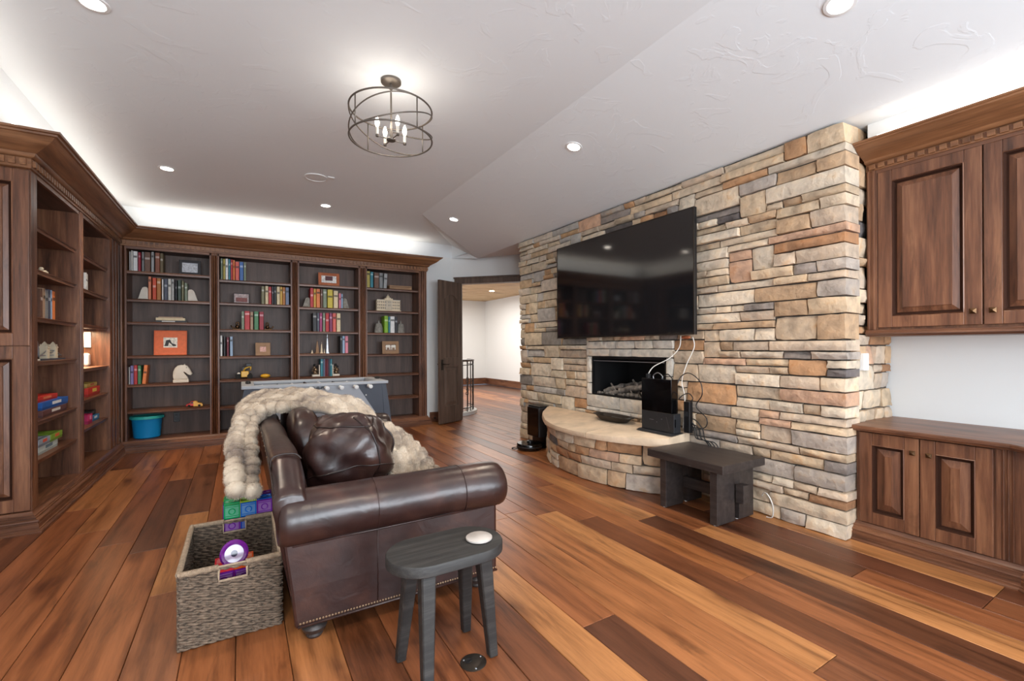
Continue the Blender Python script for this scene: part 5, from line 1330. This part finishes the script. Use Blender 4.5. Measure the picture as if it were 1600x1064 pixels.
# ================================================================== STOOL, COASTER, FLOOR OUTLET
sx, sy = .727, 1.745
so = thing('stool', (sx, sy, 0), 'black weathered wooden stool with long rounded seat beside the sofa arm', 'stool')
def st_ring(z, k, n=16):
    r_ = .145 - k; hl = .248 - .145; pts = []
    for i in range(n + 1): t = -pi / 2 + pi * i / n; pts.append((sx + hl + r_ * cos(t), sy + r_ * sin(t), z))
    for i in range(n + 1): t = pi / 2 + pi * i / n; pts.append((sx - hl + r_ * cos(t), sy + r_ * sin(t), z))
    return pts
MB().loft([st_ring(.455, .006), st_ring(.46, .0), st_ring(.493, .0), st_ring(.499, .004), st_ring(.50, .01)]).build('seat', 'black_wood', so, smooth=35)
MB().box((sx - .12, sy - .10, .5001), (sx + .13, sy - .035, .5009)).build('worn_inlay', 'slate_blue', so) if 0 else None
for tx, ty_, fx, fy in ((sx - .12, sy + .075, .572, 1.875), (sx + .12, sy + .075, .893, 1.912), (sx + .135, sy - .07, .918, 1.70), (sx - .115, sy - .08, .585, 1.59)):
    w1, w2 = .030, .019
    MB().loft([[(x + a * w_, y + b * w_, z) for a, b in ((-1, -.8), (-.8, -1), (.8, -1), (1, -.8), (1, .8), (.8, 1), (-.8, 1), (-1, .8))] for x, y, z, w_ in ((tx, ty_, .456, w1), (fx, fy, .004, w2))]).build('leg', 'black_wood', so)
    MB().lathe([(.001, 0), (.012, 0), (.012, .004), (.001, .004)], (fx, fy, 0), 10).build('glide', 'white_plastic', so)
co = single(MB().lathe([(.001, 0), (.05, 0), (.056, .004), (.056, .010), (.052, .013), (.001, .013)], (.868, 1.722, .5005), 36), 'coaster', 'pale_marble', 'round pale marble coaster on the black stool', 'coaster', org=(.868, 1.722, .5), smooth=40)
ou = thing('floor_outlet', (.828, 1.70, 0), 'round bronze floor outlet with open port set in the planks near the stool', 'outlet')
MB().lathe([(.001, .0005), (.054, .0005), (.055, .002), (.052, .004), (.001, .005)], (.828, 1.70, 0), 36).build('cover_plate', 'iron', ou, smooth=40)
MB().lathe([(.001, .005), (.016, .005), (.016, .0062), (.013, .0068), (.001, .0055)], (.812, 1.715, 0), 20).build('port', 'black_plastic', ou)
for a in (.3, 2.4, 4.5): MB().lathe([(.001, .0045), (.004, .0045), (.003, .006), (.001, .006)], (.828 + .042 * cos(a), 1.70 + .042 * sin(a), 0), 10).build('screw', 'silver', ou)

# ================================================================== SOFA
sf = thing('sofa', (.7, 3.4, 0), 'dark brown leather rolled arm sofa with brass nail trim', 'sofa')
SY0, SY1 = 2.19, 4.66
def sgrid(rows, name, parent=sf, mat='leather', closed=False, cap=False, disp=.004, fr_=6, **kw):
    mb = MB().loft(rows, closed=closed, cap=cap)
    mb.v = [tuple(Vector(p) + Vector((noise.noise(Vector(p) * fr_), noise.noise(Vector(p) * fr_ + Vector((9, 3, 1))), noise.noise(Vector(p) * fr_ + Vector((4, 8, 2))))) * disp) for p in mb.v]
    return mb.build(name, mat, parent, smooth=True, **kw)
# base rail and seat deck
MB().box((.21, 2.36, .075), (1.16, SY1 - .17, .30)).build('seat_base', 'leather', sf, bevel=.012)
# back, raked, with a rolled top; near and far ends bend down into the arms
def back_ring(y, top):
    k = (top - .09) / (.805 - .09)
    pr = [(.205, .085), (.18, .25), (.155, .45), (.128, .68), (.118, .745), (.122, .785), (.145, .803), (.185, .808), (.225, .800), (.248, .778), (.262, .70), (.31, .45), (.35, .30), (.35, .085)]
    return [(x + .004 * sin(y * 9 + i), y, .085 + (z - .085) * k) for i, (x, z) in enumerate(pr)]
rows = []
for y, t in ((SY0 + .015, .66), (SY0 + .02, .675), (SY0 + .07, .702), (SY0 + .13, .742), (SY0 + .20, .785), (SY0 + .225, .802)): rows.append(back_ring(y, t))
y = SY0 + .25
while y < SY1 - .25: rows.append(back_ring(y, .803 + .002 * sin(y * 7))); y += .08
for y, t in ((SY1 - .225, .802), (SY1 - .2, .785), (SY1 - .06, .70), (SY1 + .012, .655)): rows.append(back_ring(y, t))
bk_ = sgrid(rows, 'backrest', closed=True, cap=True, disp=.003)
# raised welt where the back top meets its near end panel
def welt(pts, parent, r_=.0045, name='piping', mat='cushion_edge'): return MB().tube(smooth_pts(pts, 5), r_, 6).build(name, mat, parent, smooth=True)
welt([(.116, SY0 + .222, .735), (.12, SY0 + .222, .79), (.145, SY0 + .222, .808), (.185, SY0 + .222, .812), (.225, SY0 + .222, .806), (.25, SY0 + .222, .78)], bk_)
welt([(.118, SY0 + .0, .69), (.112, SY0 + .2, .76), (.112, SY0 + .4, .772), (.112, 3.2, .775), (.112, 4.3, .775)], bk_, .003)
nb = MB()
y = SY0 + .3
while y < 3.9: nb.sphere((.114, y, .755), .006, 6, 4); y += .16
nb.build('nail_head', 'brass_nail', bk_, kind='stuff')
# arms
def arm(yc, sg, tag_):
    # side panel: outer face, slightly bowed
    rows = []
    X0_, X1_ = .19, 1.215
    yo = yc - sg * .08; yi = yc + sg * .09
    pan = MB().loft([[(x, y, z) for x, y in ((X0_ + q, yo - sg * b), (X1_ - .004, yo - sg * b), (X1_ + .006, yo + sg * .02), (X1_ - .0, yi), (X0_ + q + .08, yi), (X0_ + q, yo + sg * .03))] for z, q, b in ((.075, .010, .0), (.10, .008, .002), (.25, -.008, .006), (.40, -.028, .004), (.52, -.042, 0))])
    a_ = pan.build('arm_panel', 'leather', sf, bevel=.012)
    rings = []; n = 28
    def xs_():
        for x, k in ((.135, .62), (.138, .80), (.15, .93), (.17, .99)): yield x, k
        x = .22
        while x < 1.2: yield x, 1.0 + .008 * sin(x * 11); x += .05
        for x, k in ((1.215, .99), (1.245, .965), (1.268, .90), (1.28, .80), (1.284, .55), (1.284, .02)): yield x, k
    for x, k in xs_():
        rr = []
        for i in range(n):
            t = 2 * pi * i / n
            cy, cz = cos(t), sin(t)
            ry = .128; rz = .13
            yy = yc + sg * (.01) + ry * k * cy; zz = .538 + rz * k * cz
            if zz < .45: zz = .45 - (.45 - zz) * .75
            pk = .004 * (1 - k) * sin(i * 5.0) if k < .95 else 0
            rr.append((x, yy, zz + pk - .012 * (x - .6) ** 2))
        rings.append(rr)
    r_ = sgrid(rings, 'arm_roll', closed=True, cap=True, disp=.0035, fr_=5)
    for xs in (.56, 1.02):
        P_ = [(xs, yc + sg * .01 + .1295 * cos(t), .538 + (.1305 * sin(t) if sin(t) > -.677 else -.088 + (.1305 * sin(t) + .088) * .75) - .012 * (xs - .6) ** 2) for t in [2 * pi * i / 40 for i in range(40)]]
        MB().tube(P_, .0022, 5, loop=True).build('seam', 'leather', r_, smooth=True)
    if sg > 0:
        MB().tube([(.56, yo - .0065, .46), (.56, yo - .0075, .28), (.56, yo - .0035, .10)], .0022, 5).build('seam', 'leather', a_, smooth=True)
    # crease welt below the roll and nail row on the bottom edge
    MB().tube([(X0_, yo - sg * .004, .447), (.7, yo - sg * .004, .447), (X1_ + .0, yo - sg * .004, .447)], .0045, 6).build('piping', 'leather', a_, smooth=True)
    MB().tube([(X0_ + .02, yo - sg * .002, .083), (X1_, yo - sg * .002, .083)], .006, 6).build('bottom_welt', 'leather', a_, smooth=True)
    nb = MB(); x = X0_ + .03
    while x < X1_: nb.sphere((x, yo - sg * .004, .098), .0056, 7, 4, (1, .5, 1)); x += .0135
    nb.build('nail_head', 'brass_nail', a_, kind='stuff')
arm(SY0 + .085, 1, 'near')
arm(SY1 - .085, -1, 'far')
for x, y in ((.285, 2.25), (1.12, 2.25), (.285, 4.60), (1.12, 4.60)):
    MB().lathe([(.001, 0), (.032, .0), (.038, .01), (.036, .02), (.05, .032), (.056, .048), (.05, .062), (.04, .068), (.046, .076), (.001, .078)], (x, y, 0), 24)  .build('foot', 'espresso_wood', sf, smooth=40)
# seat and back cushions
def pillow(c, half, name, rot=None, p=3.2, nu=36, nv=18, disp=.012, parent=sf, mat='leather', fr_=5, wr=None):
    """superellipsoid cushion with soft creases"""
    rings = []
    f = lambda v, e: (abs(v) ** e) * (1 if v >= 0 else -1)
    e = 2 / p
    q = rot.to_matrix() if rot else Matrix.Identity(3)
    for j in range(nv + 1):
        v = -pi / 2 + pi * j / nv
        rr = []
        for i in range(nu):
            u = 2 * pi * i / nu
            cu, su = f(cos(u), e), f(sin(u), e)
            cvv, svv = max(.001, abs(cos(v)) ** .75), f(sin(v), .95)
            P_ = Vector((half[0] * cu * cvv, half[1] * su * cvv, half[2] * svv))
            nz = noise.noise(P_ * fr_ + Vector(c)) * disp + noise.noise(P_ * fr_ * 2.3 + Vector(c)) * disp * .5
            if wr: nz += wr(P_)
            P_ = P_ * (1 + nz / max(half))
            rr.append(tuple(q @ P_ + Vector(c)))
        rings.append(rr)
    return MB().loft(rings).build(name, mat, parent, smooth=True)
from mathutils import Euler
for i in range(3):
    yc = 2.36 + .03 + (i + .5) * .685
    pillow((.73, yc, .375), (.43, .345, .085), 'seat_cushion', p=6)
for i in range(2):
    yc = 3.50 + i * .62
    pillow((.40, yc, .665), (.11, .30, .235), 'back_cushion', rot=Euler((0, -.2, 0)), p=4)
# big slumped cushion at the near end: belongs to the sofa but lies loose
wrk = lambda P_: .016 * sin(P_.x * 26 + P_.z * 30 + 2.2 * sin(P_.y * 12)) * max(0, (-P_.z + .12)) * 4
bigc = thing('cushion', (.56, 2.80, .46), 'large slumped brown leather cushion with piping behind the near sofa arm', 'cushion')
RQ = Euler((.10, -.12, -.25))
oc = pillow((.545, 2.80, .695), (.24, .20, .235), 'body', rot=RQ, p=3.2, disp=.04, parent=bigc, fr_=6, nu=64, nv=36, wr=wrk)
def on_c(fn, n=40, loop=True, r_=.005, nm='piping'):
    q = RQ.to_matrix(); P_ = []
    for i in range(n + (0 if loop else 1)):
        P_.append(tuple(q @ Vector(fn(i / n)) + Vector((.545, 2.80, .695))))
    MB().tube(P_, r_, 7, loop=loop).build(nm, 'cushion_edge', bigc, smooth=True)
e_ = 2 / 3.2
sgn = lambda v: 1 if v >= 0 else -1
def surf(u, v):   # same superellipsoid
    cu, su = abs(cos(u)) ** e_ * sgn(cos(u)), abs(sin(u)) ** e_ * sgn(sin(u)); cvv = abs(cos(v)) ** .75; sv = abs(sin(v)) ** .95 * sgn(sin(v))
    P_ = Vector((.24 * cu * cvv, .20 * su * cvv, .235 * sv))
    c = Vector((.545, 2.80, .695))
    nz = noise.noise(P_ * 6 + c) * .04 + noise.noise(P_ * 6 * 2.3 + c) * .04 * .5 + wrk(P_)
    return P_ * (1 + nz / .24)
on_c(lambda t: surf(-pi / 2 + .35 + .25 * sin(t * 3), -1.0 + 2.2 * t) * 1.005, loop=False)
on_c(lambda t: surf(pi + .25 + t * 2.6, -.35 + .25 * sin(t * 3)) * 1.005, loop=False)
on_c(lambda t: surf(-pi / 2 + .9 + 1.0 * t, -.9 + .2 * t + 1.2 * t * t) * 1.005, loop=False)
on_c(lambda t: surf(2 * pi * t, .95 + .15 * sin(4 * pi * t)) * 1.005)

# ================================================================== FUR THROW
th = thing('throw_blanket', (.5, 3.6, .8), 'chunky beige faux fur throw draped over the sofa back and cushions', 'blanket')
G = [  # near edge -> far edge, from the hanging end over the back to the seat
 [(.02, 2.93, .485), (.01, 3.2, .47), (-.01, 3.6, .44), (.0, 4.0, .44)],
 [(.015, 3.10, .58), (-.0, 3.4, .56), (-.02, 3.8, .56), (.0, 4.15, .56)],
 [(.015, 3.36, .69), (-.01, 3.6, .68), (.0, 3.95, .70), (.0, 4.25, .70)],
 [(.04, 3.66, .80), (.03, 3.85, .83), (.02, 4.1, .85), (.02, 4.35, .84)],
 [(.16, 3.78, .870), (.15, 3.98, .91), (.13, 4.2, .93), (.12, 4.42, .91)],
 [(.33, 3.68, .890), (.34, 3.95, .94), (.34, 4.18, .945), (.34, 4.42, .92)],
 [(.46, 3.38, .890), (.52, 3.70, .93), (.57, 4.0, .91), (.62, 4.28, .87)],
 [(.60, 3.14, .87), (.68, 3.44, .88), (.78, 3.72, .85), (.86, 3.95, .78)],
 [(.68, 2.96, .80), (.79, 3.22, .78), (.90, 3.44, .73), (.97, 3.62, .65)],
 [(.72, 2.84, .74), (.85, 2.98, .72), (.97, 3.12, .68), (1.06, 3.24, .61)],
 [(.74, 2.76, .66), (.86, 2.80, .65), (.98, 2.86, .63), (1.08, 2.93, .59)],
 [(.75, 2.70, .56), (.87, 2.71, .56), (.98, 2.73, .55), (1.08, 2.76, .52)],
 [(.75, 2.66, .47), (.87, 2.66, .47), (.98, 2.67, .47), (1.09, 2.70, .45)],
]
def cr(P, t):
    n = len(P) - 1; t = max(0, min(t, .9999)) * n; i = int(t); f = t - i
    p0, p1, p2, p3 = P[max(i - 1, 0)], P[i], P[i + 1], P[min(i + 2, n)]
    return .5 * ((2 * p1) + (-p0 + p2) * f + (2 * p0 - 5 * p1 + 4 * p2 - p3) * f * f + (-p0 + 3 * p1 - 3 * p2 + p3) * f ** 3)
GV = [[Vector(p) for p in row] for row in G]
def tsurf(u, v): return cr([cr(row, v) for row in GV], u)
NU, NV = 150, 64
NB_U, NB_V = 20, 7
tv_, tf_ = [], []; nrm_ = []
for i in range(NU + 1):
    for j in range(NV + 1):
        u, v = i / NU, j / NV
        P_ = tsurf(u, v); e = .004
        du_ = tsurf(min(u + e, 1), v) - tsurf(max(u - e, 0), v); dv_ = tsurf(u, min(v + e, 1)) - tsurf(u, max(v - e, 0))
        nn = du_.cross(dv_)
        if nn.length < 1e-9: nn = Vector((0, 0, 1))
        nn.normalize()
        up_hint = Vector((-.6, -.5, .6)); 
        if nn.dot(up_hint) < 0: nn = -nn
        ph = u * NB_U; pv = v * NB_V
        bmp = (abs(sin(pi * pv)) ** .7) * (.62 + .38 * abs(sin(pi * (ph + .5 * (int(pv) % 2)))))
        edge = min(1, min(v, 1 - v) * 14)
        d = .004 + .046 * bmp * (.5 + .5 * edge) + .05 * noise.noise(P_ * 5.0)
        tv_.append(P_ + nn * d); nrm_.append(nn)
n1 = NV + 1
for i in range(NU):
    for j in range(NV): tf_.append((i * n1 + j, i * n1 + j + 1, (i + 1) * n1 + j + 1, (i + 1) * n1 + j))
mb = MB().add(tv_, tf_)
# underside closes the sheet
base_ = len(mb.v)
mb.v += [tuple(a - b * .03) for a, b in zip([Vector(q) for q in tv_], nrm_)]
mb.f += [tuple(base_ + q for q in reversed(f)) for f in tf_]
bd = [j for j in range(n1)] + [i * n1 + NV for i in range(1, NU + 1)] + [NU * n1 + j for j in range(NV - 1, -1, -1)] + [i * n1 for i in range(NU - 1, 0, -1)]
for a, b_ in zip(bd, bd[1:] + bd[:1]): mb.f.append((a, base_ + a, base_ + b_, b_))
blk_ = mb.build('blanket', 'fur', th, smooth=True)
# rolled bubbly hem along the near edge of the hanging end: row of puffs
puffs = []
for col_, (off, rad, ph0) in enumerate(((-.048, .053, 0), (.034, .044, .5))):
    u = 0.0; last = None
    step = .0; pos = tsurf(0, 0)
    acc = ph0 * .07
    while u < .42:
        q = tsurf(u, 0.0); acc += (q - pos).length; pos = q
        if acc >= .074:
            acc = 0
            k = max(0, (u - .2) / .22)
            c = q + Vector((off * (1 - k * .3) + R.uniform(-.006, .006), -.015 + .035 * col_, R.uniform(-.006, .006)))
            puffs.append((c, rad * R.uniform(.9, 1.1) * (1 - .15 * k)))
        u += .002
pfm = MB()
for c, r_ in puffs: pfm.sphere(tuple(c), r_, 16, 10, (1.0, 1.1, .9))
pfm.build('hem_puff', 'fur', th, smooth=True, kind='stuff')
# fur blades
bl = MB(); bv, bf = bl.v, bl.f
def blade(p, n_, l_):
    a = Vector((R.uniform(-1, 1), R.uniform(-1, 1), R.uniform(-1, 1)))
    d = (n_ + a * .75).normalized(); s_ = d.cross(a)
    if s_.length < 1e-4: return
    s_.normalize(); k = len(bv)
    bv.append(tuple(p - s_ * .0011)); bv.append(tuple(p + s_ * .0011)); bv.append(tuple(p + d * l_ + Vector((0, 0, -l_ * .25))))
    bf.append((k, k + 1, k + 2))
for _ in range(90000):
    i = R.randrange(NU); j = R.randrange(NV)
    a, b_ = R.random(), R.random()
    p = tv_[i * n1 + j].lerp(tv_[i * n1 + j + 1], a).lerp(tv_[(i + 1) * n1 + j].lerp(tv_[(i + 1) * n1 + j + 1], a), b_)
    blade(p, nrm_[i * n1 + j], R.uniform(.007, .015))
for c, r_ in puffs:
    for _ in range(1300):
        d = Vector((R.gauss(0, 1), R.gauss(0, 1), R.gauss(0, 1))).normalized()
        blade(c + d * r_ * .98, d, R.uniform(.007, .014))
bl.build('fur_pile', 'fur', th, kind='stuff')

# ================================================================== BASKET
bs = thing('basket', (-.036, 2.73, 0), 'open woven rope basket with handle holes on the floor behind the sofa', 'basket')
BX0, BX1, BY0, BY1, BH = -.236, .160, 2.42, 3.04, .335
def per(t, k=0.0):
    """perimeter point and outward normal"""
    w_, d_ = BX1 - BX0, BY1 - BY0; L_ = 2 * (w_ + d_); s = (t % 1) * L_
    if s < w_: return Vector((BX0 + s, BY0, 0)), Vector((0, -1, 0))
    s -= w_
    if s < d_: return Vector((BX1, BY0 + s, 0)), Vector((1, 0, 0))
    s -= d_
    if s < w_: return Vector((BX1 - s, BY1, 0)), Vector((0, 1, 0))
    s -= w_
    return Vector((BX0, BY1 - s, 0)), Vector((-1, 0, 0))
wv = MB(); rows_ = 20; NP = 200
hole = lambda p, z: (-.088 < p.x < .018) and (p.y < BY0 + .01 or p.y > BY1 - .01) and .272 < z < BH - .012
for r_ in range(rows_):
    z = .010 + r_ * (BH - .02) / (rows_ - 1)
    for strand in (0, 1):
        seg = []
        def flush():
            if len(seg) > 2: wv.tube(seg, [.0056 + .0012 * sin(q_ * 1.57) for q_ in range(len(seg))], 6)
        for i in range(NP + 1):
            p, nn = per(i / NP)
            ph = i * pi / 4.0 + (pi * .5 if r_ % 2 else 0) + strand * pi + .6 * sin(i * .37 + r_)
            q = p + nn * (.0058 * sin(ph)) + Vector((0, 0, z + .0050 * cos(ph) + .002 * sin(i * .11 + r_ * 2)))
            if hole(p, z):
                flush(); seg = []
            else: seg.append(q)
        flush()
wv.build('woven_wall', 'rope', bs, smooth=True, kind='stuff')
lin_ = MB()
for a, b_ in (((BX0, BY0, 0.002), (BX1, BY0 + .004, .27)), ((BX0, BY1 - .004, 0.002), (BX1, BY1, .27)), ((BX0, BY0, .002), (BX0 + .004, BY1, BH - .01)), ((BX1 - .004, BY0, .002), (BX1, BY1, BH - .01)), ((BX0, BY0, .002), (BX1, BY1, .008))): lin_.box(a, b_)
for y in (BY0, BY1 - .004):
    lin_.box((BX0, y, .27), (-.088, y + .004, BH - .01)).box((.018, y, .27), (BX1, y + .004, BH - .01))
lin_.build('inner_wall', 'rope_dark', bs)
rm = MB()
P_ = []
for i in range(200):
    p, nn = per(i / 200); P_.append(p + Vector((0, 0, BH)))
rm.tube(P_, [.0085 + .0018 * sin(i * 2.1) * (0 if hole(P_[i].xy.to_3d(), .3) else 1) - (.0035 if hole(P_[i].xy.to_3d(), .3) else 0) for i in range(200)], 8, loop=True)
wrap = MB()
for i in range(420):
    p, nn = per(i / 420)
    if hole(p, .3): continue
    tdir = Vector((nn.y, -nn.x, 0)); c = p + Vector((0, 0, BH))
    k = 7; ring = [tuple(c + (nn * cos(2 * pi * q / k) + Vector((0, 0, 1)) * sin(2 * pi * q / k)) * .0108 + tdir * (.004 * sin(2 * pi * q / k))) for q in range(k)]
    wrap.tube(ring, .0026, 4, loop=True)
rm.build('rim', 'rim_rope', bs, smooth=True)
wrap.build('rim_wrap', 'rim_rope', bs, smooth=True, kind='stuff')
for y in (BY0, BY1):
    MB().tube([(-.090, y, BH - .01), (-.090, y, .27), (.020, y, .27), (.020, y, BH - .01)], .006, 7).build('handle_edge', 'rim_rope', bs, smooth=True)

# magnetic tiles: a block built behind the basket
TS = .083
TCOL = [(20, 150, 90), (120, 180, 40), (20, 60, 160), (100, 30, 140), (180, 30, 90), (210, 90, 30), (30, 110, 190)]
mt = thing('tile_building', (.035, 3.16, 0), 'block built of translucent coloured magnetic tiles behind the basket', 'toy')
def tile(T, parent, c):
    fr_ = MB(T); b_ = .007; h_ = TS / 2 - .001
    o = [(-h_, -h_), (h_, -h_), (h_, h_), (-h_, h_)]
    for a, q in (((-h_, -h_), (h_, -h_ + b_)), ((-h_, h_ - b_), (h_, h_)), ((-h_, -h_ + b_), (-h_ + b_, h_ - b_)), ((h_ - b_, -h_ + b_), (h_, h_ - b_))): fr_.box((a[0], a[1], -.0035), (q[0], q[1], .0035))
    fr_.ring([(.013, -.002), (.019, -.003), (.019, .003), (.013, .002)], n=16)
    for s in (-1, 1): fr_.box((-h_ + b_, s * .026 - .002, -.002), (h_ - b_, s * .026 + .002, .002))
    o_ = fr_.build('tile', 'tile_plastic', parent, col=c)
    MB(T).box((-h_ + b_, -h_ + b_, -.0008), (h_ - b_, h_ - b_, .0008)).build('pane', 'tile_plastic', o_, col=tuple(v * .6 + 90 for v in c))
    return o_
bx, by = -.09, 3.075
for k in range(5):
    for i in range(3):
        c = {4: [(20, 160, 96), (30, 110, 200), (120, 40, 160)], 3: [(130, 50, 170), (40, 80, 200), (180, 40, 120)]}.get(k, [None] * 3)[i] or R.choice(TCOL)
        tile(lambda a, b, z, i=i, k=k: Vector((bx + (i + .5) * TS + a, by + z, (k + .5) * TS + b)), mt, c)
    for j in range(2):
        for xx in (bx, bx + 3 * TS): tile(lambda a, b, z, j=j, k=k, xx=xx: Vector((xx + z, by + (j + .5) * TS + a, (k + .5) * TS + b)), mt, R.choice(TCOL))
tc_ = [[(20, 170, 100), (150, 200, 50), (20, 90, 190)], [(20, 150, 90), (40, 60, 170), (120, 30, 150)]]
for i in range(3):
    for j in range(2): tile(lambda a, b, z, i=i, j=j: Vector((bx + (i + .5) * TS + a, by + (j + .5) * TS + b, 5 * TS + .004 + z)), mt, tc_[j][i])
# tiles inside the basket
it = thing('tile_building', (-.03, 2.62, .01), 'small block of orange and purple magnetic tiles inside the basket', 'toy')
for k in range(3):
    for i in range(2):
        for yy in (2.53, 2.53 + TS * 2): tile(lambda a, b, z, i=i, k=k, yy=yy: Vector((-.115 + (i + .5) * TS + a, yy + z, .012 + (k + .5) * TS + b)), it, R.choice([(214, 84, 30), (204, 40, 50), (110, 34, 140)]))
for i in range(2):
    for j in range(2): tile(lambda a, b, z, i=i, j=j: Vector((-.115 + (i + .5) * TS + a, 2.53 + (j + .5) * TS + b, .012 + 3 * TS + .004 + z)), it, (214, 84, 30) if i else (206, 50, 60))
wh_ = thing('toy_ring', (-.03, 2.60, .27), 'round purple plastic toy ring standing up inside the basket', 'toy')
TW = lambda a, b, z: Vector((-.032 + a, 2.57 + z + b * .25, .325 + b))
MB(TW).ring([(.040, -.006), (.052, -.009), (.060, -.004), (.060, .004), (.052, .009), (.040, .006)], n=36).build('ring', 'tile_plastic', wh_, smooth=40, col=(110, 30, 130))
MB(TW).lathe([(.001, -.002), (.041, -.002), (.041, .002), (.001, .002)], n=30).build('disc', 'tile_plastic', wh_, col=(196, 180, 206))
MB(TW).lathe([(.001, -.0045), (.014, -.0045), (.014, .0045), (.001, .0045)], n=20).build('hub', 'tile_plastic', wh_, col=(40, 26, 60))
